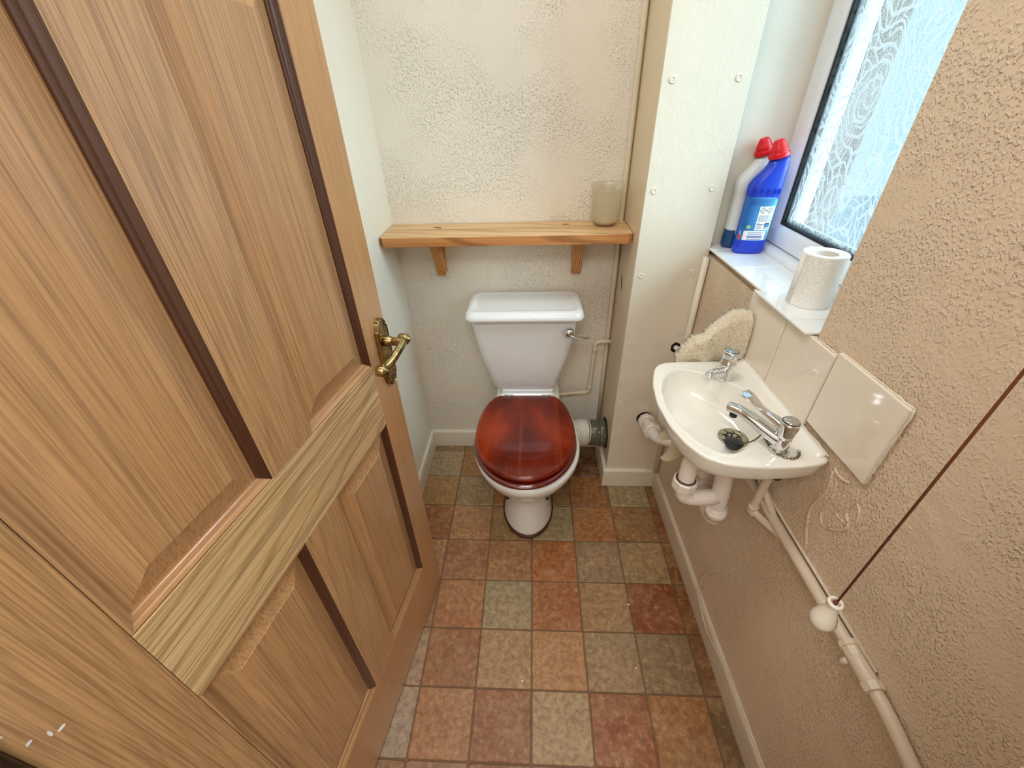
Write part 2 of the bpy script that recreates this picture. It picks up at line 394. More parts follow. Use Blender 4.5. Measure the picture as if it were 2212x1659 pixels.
# ------------------------------------------------------------------ window
win = thing('window_1', kind='structure')
WX = .694
def frame_ring(y0, y1, z0, z1, wdt, xa, xb, ch):
    """rectangular frame in the y-z plane with a chamfered inner lip"""
    prof = [(0, xa), (wdt-ch, xa), (wdt, xa+ch*.8), (wdt, xb), (0, xb)]
    loops = []
    for (cy, cz, sy, sz) in ((y0, z0, 1, 1), (y1, z0, -1, 1), (y1, z1, -1, -1), (y0, z1, 1, -1)):
        loops.append([(x, cy+sy*a, cz+sz*a) for a, x in prof])
    n = len(prof); V = [p for L in loops for p in L]; F = []
    for i in range(4):
        for j in range(n):
            a, b = i*n+j, i*n+(j+1) % n; c, d = ((i+1) % 4)*n+(j+1) % n, ((i+1) % 4)*n+j
            F.append((a, b, c, d))
    return V, F
mesh('outer_frame', *frame_ring(RY0+.001, RY1-.004, SZ+.001, WTOP-.001, .030, WX-.004, WX+.06, .004), M_upvc, win, bevel=.0012)
mesh('casement_frame', *frame_ring(RY0+.014, RY1-.016, SZ+.022, WTOP-.014, .048, WX-.014, WX+.05, .014), M_upvc, win, bevel=.0015)
GY0, GY1, GZ0, GZ1 = RY0+.062, RY1-.064, SZ+.070, WTOP-.062
mesh('gasket', *frame_ring(GY0-.001, GY1+.001, GZ0-.001, GZ1+.001, .0075, WX+.001, WX+.012, .001), M_gasket, win)
mesh('spacer_bar', *frame_ring(GY0, GY1, GZ0, GZ1, .014, WX+.0215, WX+.030, .001), simple('spacer_bar_metal', (190, 205, 210), .4), win)
def glassmat():
    t = NT('patterned_glass')
    tc = t.n('ShaderNodeTexCoord'); mp = t.n('ShaderNodeMapping'); mp.inputs['Scale'].default_value = (1, 1, .68)
    t.l(tc.outputs['Object'], mp.inputs['Vector']); v = mp.outputs[0]
    wn = t.n('ShaderNodeTexNoise', Scale=9, Detail=2); t.l(v, wn.inputs['Vector'])
    dv = t.n('ShaderNodeVectorMath'); dv.operation = 'MULTIPLY_ADD'; t.l(wn.outputs['Color'], dv.inputs[0]); dv.inputs[1].default_value = (.06, .06, .06); t.l(v, dv.inputs[2])
    vo = t.n('ShaderNodeTexVoronoi', Scale=13, Randomness=.9); t.l(dv.outputs[0], vo.inputs['Vector'])
    vo2 = t.n('ShaderNodeTexVoronoi', Scale=7.5, Randomness=1); t.l(dv.outputs[0], vo2.inputs['Vector'])
    def rings(o, k):
        s = t.math('SINE', t.math('MULTIPLY', o.outputs['Distance'], k))
        return t.ramp(s, [(.70, (0, 0, 0)), (.97, (1, 1, 1))])
    lines = t.math('MAXIMUM', rings(vo, 42), t.math('MULTIPLY', rings(vo2, 52), .8))
    gr = t.noise(tc.outputs['Object'], 420, 2, .7)
    grain = t.ramp(gr, [(.38, (0, 0, 0)), (.62, (1, 1, 1))])
    blot = t.ramp(t.noise(v, 11, 3, .6), [(.35, (0, 0, 0)), (.7, (1, 1, 1))])
    white = t.math('ADD', t.math('MULTIPLY', lines, .58), t.math('ADD', t.math('MULTIPLY', grain, .26), t.math('MULTIPLY', blot, .14)), True)
    bp = t.n('ShaderNodeBump', Distance=.0012, Strength=.8); t.l(t.math('ADD', lines, t.math('MULTIPLY', grain, .3)), bp.inputs['Height'])
    tr = t.n('ShaderNodeBsdfTransparent'); tr.inputs[0].default_value = (.64, .77, .82, 1)
    tl = t.n('ShaderNodeBsdfTranslucent'); tl.inputs[0].default_value = (.25, .28, .295, 1)
    gl = t.n('ShaderNodeBsdfGlossy'); gl.inputs['Roughness'].default_value = .2; t.l(bp.outputs[0], gl.inputs['Normal'])
    m1 = t.n('ShaderNodeMixShader'); t.l(white, m1.inputs[0]); t.l(tr.outputs[0], m1.inputs[1]); t.l(tl.outputs[0], m1.inputs[2])
    m2 = t.n('ShaderNodeMixShader'); m2.inputs[0].default_value = .05; t.l(m1.outputs[0], m2.inputs[1]); t.l(gl.outputs[0], m2.inputs[2])
    t.l(m2.outputs[0], t.out.inputs['Surface']); return t.m
M_glass = glassmat()
box('pane', WX+.012, WX+.0125, GY0, GY1, GZ0, GZ1, M_glass, win)
# sill edge trim (rounded ledge in front of the frame)
ledge = [(WX-.036, SZ-.001), (WX-.036, SZ+.006), (WX-.031, SZ+.013), (WX-.024, SZ+.016), (WX-.005, SZ+.018), (WX-.005, SZ-.001)]
mesh('ledge', *loft([[(x, y, z) for x, z in ledge] for y in (RY0+.001, RY1-.003)]), M_upvc, win, smooth=False, bevel=.001)
# tiled sill
sill = thing('trim_2', kind='structure')
box('sill_bed', .545, WX-.02, RY0+.001, RY1-.002, 1.011, SZ-.007, M_grout, sill)
js = [RY0+.001, .781, .935, 1.089, 1.243, RY1-.003]
for i in range(5):
    y0, y1 = js[i]+.0009, js[i+1]-.0009
    ov = .020 if i < 2 else .005
    xs = lambda y, o=ov: rw(y)-o
    if y1 > 1.26: y1 = 1.2975; 
    P = [(xs(y0), y0), (WX-.0365, y0), (WX-.0365, y1), (xs(y1), y1)]
    if i == 4: P = [(xs(1.244), y0), (WX-.0365, y0), (WX-.0365, y1), (.530, y1), (.530, 1.2605), (xs(1.26), 1.2605)]
    mesh('tile', *prism(P, SZ-.0065, SZ), M_tile_w, sill, bevel=.0022, seg=3)
# outside: paving, and a weathered timber post and fence seen through the patterned glass
pv = struct(mesh('ground_outside', *boxv(.85, 9, -4, 8, -.25, -.2), simple('outside_paving', (96, 112, 118), .9)))
ps = thing('fence_post', 'weathered brown timber post outside behind the patterned window glass', 'post', (1.50, 2.40, -.2))
pm = wood('weathered_post', 2, (150, 126, 104), (120, 98, 82), (84, 66, 56), seed=12, coat=0, rough=.8)
mesh('post_shaft', *loft([[(sx*(.065+d), sy*(.065+d), z) for sx, sy in ((-1, -1), (1, -1), (1, 1), (-1, 1))] for z, d in ((0, 0), (2.5, 0))]), pm, ps, bevel=.006)
mesh('post_cap', *loft([[(sx*a, sy*a, z) for sx, sy in ((-1, -1), (1, -1), (1, 1), (-1, 1))] for z, a in ((2.5, .08), (2.53, .08), (2.57, .012))]), pm, ps)

# ------------------------------------------------------------------ splashback tiles
spl = thing('splashback', 'row of three cream square wall tiles above the hand basin', 'wall tiles')
for (y0, y1, zt, zb) in ((.484, .647, 1.038, .882), (.650, .806, 1.0275, .866), (.809, .962, 1.0275, .866)):
    x0 = rw((y0+y1)/2)
    P = [(rw(y0)-.0085, y0), (rw(y0)-.0004, y0), (rw(y1)-.0004, y1), (rw(y1)-.0085, y1)]
    mesh('tile', *prism(P, zb, zt), M_tile, spl, bevel=.003, seg=3)
# grout beads around the tiles
for a, b in (((rw(.484)-.004, .4825, .881), (rw(.484)-.004, .4825, 1.039)), ((rw(.484)-.004, .483, 1.0390), (rw(.647)-.004, .648, 1.0390)), ((rw(.65)-.004, .650, 1.0290), (rw(.72)-.004, .722, 1.0290)), ((rw(.484)-.004, .483, .8812), (rw(.647)-.004, .645, .8812))):
    n = 24; pts = [Vector(a).lerp(Vector(b), i/n)+Vector((random.uniform(-.0006, .0006), random.uniform(-.0008, .0008), random.uniform(-.0008, .0008))) for i in range(n+1)]
    mesh('sealant_bead', *tube(pts, [.0016+random.uniform(-.0006, .0009) for _ in pts], 6), M_skirt, spl, smooth=True)
# lumps of old filler on the wall below the splashback
fl = thing('filler_ridges', 'ridged lumps of old painted filler on the wall right of the basin', 'filler')
def wallpath(pts, off=.0): return smooth_path([(rw(y)-off, y, z) for y, z in pts], 6)
for i, (pts, rr) in enumerate([([(.548, .845), (.538, .80), (.548, .745), (.535, .70), (.520, .675), (.512, .660)], .0045), ([(.530, .835), (.522, .80), (.525, .76), (.512, .735)], .0035),
                ([(.505, .83), (.500, .80), (.508, .775), (.497, .75)], .0028), ([(.490, .862), (.482, .84), (.487, .81), (.470, .79), (.478, .765), (.50, .745)], .0030),
                ([(.482, .84), (.468, .832), (.458, .80)], .0024), ([(.505, .79), (.490, .785), (.474, .79)], .002), ([(.55, .852), (.53, .848), (.51, .856)], .0035)]):
    P = wallpath(pts, .0005)
    mesh('ridge', *xf(tube(P, [rr*.8*(.55+.5*math.sin(math.pi*min(1, max(0, j/(len(P)-1)))))*random.uniform(.75, 1.2) for j in range(len(P))], 8), Matrix.Identity(4)), M_wall_right, fl, smooth=True)

# ------------------------------------------------------------------ painted pipework on the walls
hp = thing('heating_pipe', 'painted copper pipe running level along the right wall', 'pipe')
px = lambda y, o=.0125: rw(y)-o
run = [(px(1.10), 1.10, .640), (px(.8), .8, .637), (px(.45), .45, .635), (px(.30), .30, .634), (px(.22), .22, .624), (px(.12), .12, .590), (px(.10), .105, .54)]
mesh('pipe_run', *tube(smooth_path(run, 8), .0108, 16), M_pipe, hp, smooth=True)
mesh('clip_backing', *tube([(px(1.1, .002), 1.1, .653), (px(.3, .002), .3, .647)], .0035, 6), M_pipe, hp, smooth=True)
Mx = lambda y, z, x=None: Matrix.Translation((px(y) if x is None else x, y, z)) @ Matrix.Rotation(math.pi/2, 4, 'X')
mesh('coupling', *xf(lathe([(.011, -.016), (.0155, -.015), (.0165, -.006), (.0135, -.005), (.0135, .009), (.012, .010)], 8), Mx(.335, .635)), M_pipe, hp)
mesh('coupling', *xf(lathe([(.012, -.010), (.0135, -.009), (.0135, .005), (.0170, .006), (.016, .018), (.011, .019)], 8), Mx(.295, .633)), M_pipe, hp)
mesh('valve_body', *xf(lathe([(.012, -.03), (.0135, -.024), (.0135, .024), (.012, .03)], 18), Mx(.315, .634)), M_pipe, hp, smooth=True)
mesh('drain_nipple', *tube([(px(.327)-.006, .327, .622), (px(.327)-.012, .328, .609)], .0058, 10), M_pipe, hp, smooth=True)
tp = thing('basin_supply_pipe', 'painted supply tail from the near basin tap joining the wall pipe', 'pipe')
mesh('tail_pipe', *tube(fillet([(.498, .617, .79), (.500, .628, .715), (.506, .640, .617), (px(.60, .012), .585, .617), (px(.57, .012), .565, .628)], .02), .0088, 14), M_pipe, tp, smooth=True)
mesh('back_nut', *xf(lathe([(.0135, -.012), (.0165, -.01), (.0165, .008), (.0135, .012)], 12), Matrix.Translation((.4965, .612, .775))), M_black, tp)
mesh('elbow', *tube(smooth_path([(.503, .634, .640), (.506, .640, .620), (.513, .630, .613)], 4), .0115, 12), M_pipe, tp, smooth=True)
mesh('tail_pipe', *tube(fillet([(px(.70, .03), .76, .78), (px(.68, .02), .70, .69), (px(.60, .013), .60, .640)], .02), .0075, 12), M_pipe, tp, smooth=True)
lw = thing('loose_cable', 'thin painted over cable curling along the right skirting board', 'cable')
mesh('cable_run', *tube(smooth_path([(rw(.70)-.002, .700, .262), (rw(.73)-.003, .725, .215), (rw(.74)-.009, .738, .155), (rw(.73)-.012, .730, .098), (rw(.70)-.015, .705, .085), (rw(.66)-.016, .66, .070), (rw(.62)-.0165, .62, .066), (rw(.57)-.0155, .57, .078), (rw(.5)-.010, .5, .089), (rw(.35)-.011, .35, .090), (rw(.2)-.011, .2, .0895)], 6), .0022, 8), M_pipe, lw, smooth=True)
cp = thing('corner_pipe', 'thin vertical painted pipe in the corner between boxing and right wall', 'pipe')
mesh('pipe_run', *tube([(.5175, 1.2495, z) for z in (.09, .4, .7, 1.012)], .0098, 14), M_board, cp, smooth=True)
bc = thing('corner_riser', 'thin vertical cream pipe in the back corner beside the boxing', 'pipe')
mesh('pipe_run', *tube([(.3015, 1.499, z) for z in (.10, .5, 1.0, 1.5, 2.34)], .0085, 14), M_pipe_b, bc, smooth=True)
cs = thing('cistern_supply_pipe', 'cream pipe stepping down from the boxing to the cistern underside', 'pipe')
mesh('pipe_run', *tube(fillet([(.3125, 1.478, .598), (.252, 1.478, .598), (.243, 1.478, .345), (.098, 1.472, .338), (.094, 1.455, .385), (.094, 1.45, .449)], .022), .0082, 14), M_pipe_b, cs, smooth=True)
for p, d in (((.2515, 1.478, .560), 2), ((.2435, 1.478, .372), 2), ((.222, 1.478, .3435), 0), ((.125, 1.4728, .3388), 0)):
    R = Matrix.Rotation(math.pi/2, 4, 'Y') if d == 0 else Matrix.Identity(4)
    mesh('solder_joint', *xf(lathe([(.0085, -.010), (.0096, -.009), (.0096, .009), (.0085, .010)], 14), Matrix.Translation(p) @ R), M_pipe_b, cs, smooth=True)

# ------------------------------------------------------------------ door
HINGE = 1.1
dth = math.atan2(-.071, -.498)                  # direction free edge -> hinge in plan
door = thing('door_1', kind='structure')
# local door frame: X = outwards (room side), Y = from free edge to hinge (u), Z = height (w)
Dv = Vector((-.071, -.498, 0)).normalized(); Nv = Vector((-Dv.y, Dv.x, 0))
tilt = .0192
Yv = (Dv*math.cos(tilt)+Vector((0, 0, 1))*math.sin(tilt)); Zv = (Vector((0, 0, 1))*math.cos(tilt)-Dv*math.sin(tilt))
Md = Matrix(((Nv.x, Yv.x, Zv.x, -.337), (Nv.y, Yv.y, Zv.y, .805), (Nv.z, Yv.z, Zv.z, .002), (0, 0, 0, 1)))
door.matrix_world = Md
DW, DH, DT = .745, 1.955, .040
US = [(.09, .315), (.415, .643)]                 # panel columns (u)
ZR = [(.21, .796), (.952, 1.575), (1.668, 1.862)]  # panel rows (w)
EPS = .0004
def dbox(name, u0, u1, w0, w1, mat, x0=-DT, x1=0, bevel=.0012): return box(name, x0, x1, u0, u1, w0, w1, mat, door, bevel=bevel)
dbox('stile', 0, .09, .002, DH, M_oak_v2)
dbox('stile', .643+EPS, DW, .002, DH, M_oak_v)
for (w0, w1) in ((.002, .21), (.796, .952), (1.575, 1.668), (1.862, DH)):
    dbox('rail', .09+EPS, .643, w0, w1, M_oak_h if w0 > .5 else M_oak_v2)
for (w0, w1) in ZR: dbox('muntin', .315, .415, w0+EPS, w1-EPS, M_oak_v)
for (u0, u1) in US:
    for (w0, w1) in ZR:
        g = .013   # depth of the rebate
        mw = .014
        # raised and fielded panel
        def rect(i, x): return [(x, u0+i, w0+i), (x, u1-i, w0+i), (x, u1-i, w1-i), (x, u0+i, w1-i)]
        mesh('panel', *loft([rect(.002, -DT+.006), rect(.002, -g), rect(.018, -g), rect(.050, -.0045), rect(.0515, -.0035)]), M_oak_p, door)
        # mouldings (ogee) on the four sides
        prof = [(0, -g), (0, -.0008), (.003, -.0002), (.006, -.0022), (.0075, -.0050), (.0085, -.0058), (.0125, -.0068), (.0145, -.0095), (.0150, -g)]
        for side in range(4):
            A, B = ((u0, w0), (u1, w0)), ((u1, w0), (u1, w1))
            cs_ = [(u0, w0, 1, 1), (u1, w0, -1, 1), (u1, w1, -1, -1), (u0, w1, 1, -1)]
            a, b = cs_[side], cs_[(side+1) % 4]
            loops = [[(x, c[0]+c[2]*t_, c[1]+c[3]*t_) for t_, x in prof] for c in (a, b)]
            mesh('moulding', *loft(loops), {3: M_mould_d, 1: M_oak_v}.get(side, M_mould_h), door, smooth=False, bevel=.0006)  # free-edge mouldings browner, with shade and dark reflection put into the colour
# handle
hd = thing('door_handle'); hd.parent = door; hd.location = (0, 0, 0)
# sub parts live one level down: plate, lever, screws
PU, PW = .030, .955
def shield(hw, hh, x):
    P = []
    for a in range(0, 181, 15): P.append((x, PU+hw*.82*math.cos(math.radians(a)), PW+hh-hw*.9+hw*.9*math.sin(math.radians(a))))
    P += [(x, PU-hw, PW+hh-hw*1.1), (x, PU-hw, PW-hh+hw*1.1)]
    for a in range(180, 361, 15): P.append((x, PU+hw*.82*math.cos(math.radians(a)), PW-hh+hw*.9+hw*.9*math.sin(math.radians(a))))
    P += [(x, PU+hw, PW-hh+hw*1.1), (x, PU+hw, PW+hh-hw*1.1)]
    return P
mesh('back_plate', *loft([shield(.024, .084, .0003), shield(.0235, .0835, .009), shield(.0205, .0805, .0105), shield(.0185, .0785, .0085), shield(.016, .076, .0088)]), M_brass, hd, bevel=.0004)
LW = .985
Rx = Matrix.Rotation(math.pi/2, 4, 'Y')
mesh('spindle_boss', *xf(lathe([(.0120, .0085), (.0125, .012), (.0115, .022), (.0095, .024), (.0100, .03), (.0105, .045), (.0100, .056)], 20), Matrix.Translation((0, PU, LW)) @ Rx), M_brass, hd, smooth=True)
lev = []
lp = smooth_path([(.052, PU-.010, LW+.003), (.054, PU+.012, LW), (.052, PU+.040, LW-.008), (.047, PU+.066, LW-.016), (.042, PU+.088, LW-.020)], 6)
V, F = [], []
loops = []
for i, p in enumerate(lp):
    t_ = i/(len(lp)-1); hh = .0130-.0025*math.sin(math.pi*t_); tt = .0078
    loops.append([(p.x+tt*math.cos(a)*1.0, p.y, p.z+hh*math.sin(a)) for a in [math.radians(x) for x in range(0, 360, 30)]])
mesh('lever', *loft(loops), M_brass, hd, smooth=True)
for (yy, zz, xx) in ((PU-.008, LW+.003, .052), (PU+.090, LW-.021, .041)):
    mesh('scroll_end', *xf(lathe([(.0115, -.011), (.0125, -.009), (.0125, .006), (.0105, .008), (.0075, .0085), (.0070, .011), (.004, .0115), (.0035, .014)], 20), Matrix.Translation((xx, yy, zz)) @ Rx), M_brass, hd, smooth=True)
for (du, dw) in ((-.013, .066), (.013, .050), (-.013, -.050), (.012, -.066)):
    mesh('screw', *xf(lathe([(.0030, 0), (.0028, .0012), (.0015, .002)], 10), Matrix.Translation((.0088, PU+du, PW+dw)) @ Rx), M_brass, hd, smooth=True)
mesh('hinge', *boxv(-.028, .003, DW+.0003, DW+.004, .93, 1.03), M_hinge, door)
mesh('hinge_knuckle', *xf(lathe([(.0055, -.05), (.0055, .05)], 12), Matrix.Translation((.004, DW+.006, .98))), M_hinge, door, smooth=True)
# small flecks of white paint on the hinge stile
for (u, w_, a, b) in ((.7345, .962, .005, .0018), (.7245, .9505, .0022, .0045), (.7185, .9440, .0065, .0016), (.7385, .990, .0016, .0016)):
    P = []
    for i in range(9):
        an = 2*math.pi*i/9; k_ = random.uniform(.7, 1.2); P.append((u+a*.6*k_*math.cos(an), w_+b*k_*math.sin(an)))
    mesh('paint_fleck', *loft([[(x, p[0], p[1]) for p in P] for x in (.0001, .0006)]), M_white, door)

# ------------------------------------------------------------------ shelf
SH = 1.062
sh = thing('wall_shelf', 'thick pine shelf on two wooden brackets above the cistern', 'shelf', (-.09, 1.42, SH))
def sx(p): return [(x+.09, y-1.42, z-SH) for x, y, z in p]
pl = [(-.4985, 1.508), (-.4985, 1.350), (-.486, 1.334), (.298, 1.325), (.3115, 1.338), (.3115, 1.508)]
V, F = prism(pl, SH-.030, SH)
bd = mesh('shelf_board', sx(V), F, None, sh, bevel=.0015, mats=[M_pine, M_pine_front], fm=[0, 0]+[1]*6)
# knots on the board
for (x, y, a, b, dk) in ((-.33, 1.455, .016, .006, 1), (.11, 1.46, .012, .006, 1), (-.318, 1.440, .010, .003, 0)):
    P = [(x+a*math.cos(t_*.7854)*(1+.15*math.sin(3*t_)), y+b*math.sin(t_*.7854)) for t_ in range(8)]
    mesh('knot', sx(prism(P, SH-.0004, SH+.0003)[0]), prism(P, 0, 1)[1], simple('pine_knot', (122, 72, 40), .5), sh)
for (xa, xb, yf, skew) in ((-.353, -.322, 1.385, .0), (.140, .171, 1.385, 0)):
    prof = [(BY-.002, SH-.0305), (yf+.012, SH-.0305), (yf+.014, SH-.05), (yf+.052, SH-.118), (yf+.068, SH-.150), (yf+.078, SH-.172), (yf+.09, SH-.179), (BY-.002, SH-.181)]
    V, F = loft([[(x, y, z) for y, z in prof] for x in (xa, xb)])
    mesh('bracket', sx(V), F, M_end, sh, bevel=.0015)
V, F = loft([[(x, y, z) for y, z in ((BY-.001, SH-.168), (1.4615, SH-.168), (1.474, SH-.1805), (BY-.001, SH-.183))] for x in (-.3545, -.3205)])
mesh('painted_foot', sx(V), F, M_wall_back, sh, bevel=.001)
# cup
cup = thing('plastic_cup', 'cloudy translucent plastic cup standing on the shelf right end', 'cup', (.238, 1.448, SH+.0005))
def cupmat():
    t = NT('cloudy_plastic'); v = t.coord(); n = t.noise(v, 40, 4, .6)
    c = t.mix(n, col((252, 250, 240)), col((236, 230, 212)))
    d = t.n('ShaderNodeBsdfDiffuse'); t.l(c, d.inputs[0]); tl_ = t.n('ShaderNodeBsdfTranslucent'); t.l(c, tl_.inputs[0])
    tr = t.n('ShaderNodeBsdfTransparent'); tr.inputs[0].default_value = (.96, .95, .91, 1); g = t.n('ShaderNodeBsdfGlossy'); g.inputs['Roughness'].default_value = .25
    def mx(f, a, b):
        m_ = t.n('ShaderNodeMixShader'); m_.inputs[0].default_value = f; t.l(a.outputs[0], m_.inputs[1]); t.l(b.outputs[0], m_.inputs[2]); return m_
    o_ = mx(.06, mx(.66, mx(.5, d, tl_), tr), g); t.l(o_.outputs[0], t.out.inputs['Surface']); return t.m
Mcup = cupmat()
nn = 40; prof = [(.001, .001), (.030, .001), (.034, .004), (.040, .012), (.044, .04), (.048, .09), (.0505, .112), (.0535, .124), (.0520, .124), (.0488, .112), (.0465, .09), (.0425, .04), (.0385, .0135), (.033, .0055), (.001, .004)]
loops = []
for r_, z_ in prof:
    L = []
    for j in range(nn):
        a = 2*math.pi*j/nn; z2 = z_; rr = r_
        if z_ > .10:
            d = math.cos(a-math.radians(250)); z2 = z_-max(0, d)*.012*((z_-.10)/.024)
            e = math.cos(a-math.radians(25)); rr = r_+max(0, e)**8*.006*((z_-.1)/.024)
        L.append((rr*math.cos(a), rr*math.sin(a), z2))
    loops.append(L)
mesh('cup_body', *loft(loops), Mcup, cup, smooth=True)
loops = [[(r_*math.cos(2*math.pi*j/nn), r_*math.sin(2*math.pi*j/nn), z_) for j in range(nn)] for r_, z_ in ((.0315, .0052), (.0365, .0105), (.0365, .0125), (.0315, .0072))]
mesh('limescale_ring', *loft(loops, True, True), simple('limescale', (214, 200, 172), .8), cup, smooth=True)

# ------------------------------------------------------------------ toilet
TX = -.024
wc = thing('toilet', 'white close coupled toilet with closed mahogany seat against the back wall', 'toilet', (TX, 1.15, 0))
def tl(vf): return [(x-TX, y-1.15, z) for x, y, z in vf[0]], vf[1]
NB = 64
def egg(hw, yf, yc, yb, wb, z, n=NB, cx=TX, p=2.0):
    """closed outline: half ellipse in front, tapering to a flat back of half width wb"""
    L = []
    for i in range(n):
        t_ = i/n*2*math.pi
        c, s = math.cos(t_), math.sin(t_)
        if s <= 0:
            L.append((cx+hw*math.copysign(abs(c)**(2/p), c), yc-(yc-yf)*abs(s)**(2/p), z))
        else:
            # back part: superellipse blended to flat back
            q = 2.0
            x = cx+c*(wb+(hw-wb)*abs(c)**1.0) if False else None
            k_ = abs(s)
            yy = yc+(yb-yc)*min(1, 1.18*k_)
            fr_ = (yy-yc)/(yb-yc)
            wid = wb+(hw-wb)*math.sqrt(max(0, 1-fr_**2.0))*1.0
            if 1.18*k_ >= 1:   # on the flat back
                cc = math.sqrt(1-(1/1.18)**2); xx = wid*c/cc
            else: xx = math.copysign(wid, c)
            L.append((cx+xx, yy, z))
    return L
# bowl + pedestal
bl = [egg(.172, .888, 1.10, 1.33, .112, .402), egg(.186, .873, 1.10, 1.34, .116, .398), egg(.189, .870, 1.10, 1.34, .117, .385), egg(.186, .876, 1.10, 1.34, .117, .365), egg(.172, .894, 1.10, 1.34, .115, .330),
      egg(.150, .920, 1.10, 1.34, .110, .290), egg(.122, .955, 1.11, 1.34, .100, .250), egg(.102, .985, 1.12, 1.33, .092, .215), egg(.093, 1.000, 1.13, 1.32, .088, .18),
      egg(.090, 1.000, 1.13, 1.31, .086, .12), egg(.093, .992, 1.13, 1.31, .088, .06), egg(.0985, .984, 1.13, 1.31, .092, .022), egg(.100, .981, 1.13, 1.31, .093, .006)]
o = mesh('bowl', *tl(loft(bl)), M_cera, wc, smooth=True)
# shelf part that carries the cistern
def rrect(x0, x1, y0, y1, r_, z, n=6):
    P = []
    for (cx_, cy_, a0) in ((x1-r_, y1-r_, 0), (x0+r_, y1-r_, 90), (x0+r_, y0+r_, 180), (x1-r_, y0+r_, 270)):
        for i in range(n+1):
            a = math.radians(a0+90*i/n); P.append((cx_+r_*math.cos(a), cy_+r_*math.sin(a), z))
    return P
mesh('cistern_platform', *tl(loft([rrect(-.155, .107, 1.29, 1.475, .02, .30), rrect(-.158, .110, 1.27, 1.475, .02, .395), rrect(-.150, .102, 1.285, 1.475, .02, .418), rrect(-.133, .085, 1.325, 1.475, .015, .428), rrect(-.127, .079, 1.340, 1.475, .012, .440), rrect(-.127, .079, 1.342, 1.475, .012, .4535)])), M_cera, wc, smooth=True, bevel=.002)
# base: dark mastic line
bs = [egg(.1035, .975, 1.13, 1.313, .096, .0005), egg(.1040, .974, 1.13, 1.313, .096, .006), egg(.1015, .979, 1.13, 1.312, .096, .014), egg(.098, .985, 1.13, 1.31, .09, .016)]
bs = [[(x+random.uniform(-.0015, .0015), y+random.uniform(-.0015, .0015), z) for x, y, z in L] for L in bs]
mesh('floor_seal', *tl(loft(bs)), simple('stained_mastic', (78, 46, 34), .5), wc, smooth=True)
for s in (-1, 1):
    q = mesh('fixing_hole', *xf(lathe([(.0065, -.004), (.0065, .002), (.0045, .0025)], 14), Matrix.Translation((s*.0745, 1.013-1.15, .196)) @ Matrix.Rotation(math.radians(62), 4, 'X')), M_black, wc)
# cistern
def cis(hw0, hw1, y0, z, r_=.03, cx=-.0305): return rrect(cx-hw0, cx+hw1, y0, 1.488, r_, z, 7)
hwz = [(.454, .110, 1.352, .02), (.460, .120, 1.346, .028), (.475, .1305, 1.341, .03), (.52, .139, 1.335, .03), (.56, .1515, 1.330, .03), (.60, .1625, 1.326, .03), (.65, .173, 1.321, .03), (.70, .182, 1.317, .03), (.75, .189, 1.314, .03), (.779, .192, 1.312, .03)]
mesh('cistern_body', *tl(loft([rrect(-.034-h, -.034+h, y, 1.488, r_, z, 7) for z, h, y, r_ in hwz])), M_cera, wc, smooth=True)
LC = -.032
lid = [rrect(LC-.203, LC+.203, 1.300, 1.492, .03, .776, 7), rrect(LC-.209, LC+.209, 1.291, 1.495, .034, .779, 7), rrect(LC-.2095, LC+.2095, 1.290, 1.496, .034, .789, 7), rrect(LC-.206, LC+.206, 1.296, 1.496, .034, .802, 7), rrect(LC-.200, LC+.200, 1.305, 1.494, .032, .809, 7),
       rrect(LC-.190, LC+.190, 1.314, 1.488, .028, .811, 7), rrect(LC-.183, LC+.183, 1.321, 1.481, .024, .8105, 7), rrect(LC-.179, LC+.179, 1.325, 1.477, .020, .8065, 7), rrect(LC-.172, LC+.172, 1.330, 1.472, .016, .8055, 7)]
mesh('cistern_lid', *tl(loft(lid)), M_cera, wc, smooth=True)
# flush lever
fx, fz, fy = .1262, .731, 1.312
lvr = thing('flush_lever'); lvr.parent = wc
mesh('lever_boss', *tl(xf(lathe([(.0175, 0), (.0180, .004), (.0175, .010), (.0150, .018), (.0095, .023), (.001, .0245)], 24), Matrix.Translation((fx, fy+.003, fz)) @ Matrix.Rotation(math.pi/2, 4, 'X'))), M_chrome, lvr, smooth=True)
lp = smooth_path([(fx+.004, fy-.017, fz-.006), (fx+.018, fy-.018, fz-.010), (fx+.040, fy-.018, fz-.015), (fx+.062, fy-.017, fz-.018), (fx+.073, fy-.016, fz-.017)], 5)
L = []
for i, p in enumerate(lp):
    t_ = i/(len(lp)-1); hw = .0045+.0065*min(1, t_*1.6)-.004*max(0, t_-.9)*10; th = .0046-.0014*t_
    L.append([(p.x, p.y+hw*math.cos(a), p.z+th*math.sin(a)) for a in [math.radians(x) for x in range(0, 360, 30)]])
mesh('lever_arm', *tl(loft(L)), M_chrome, lvr, smooth=True)
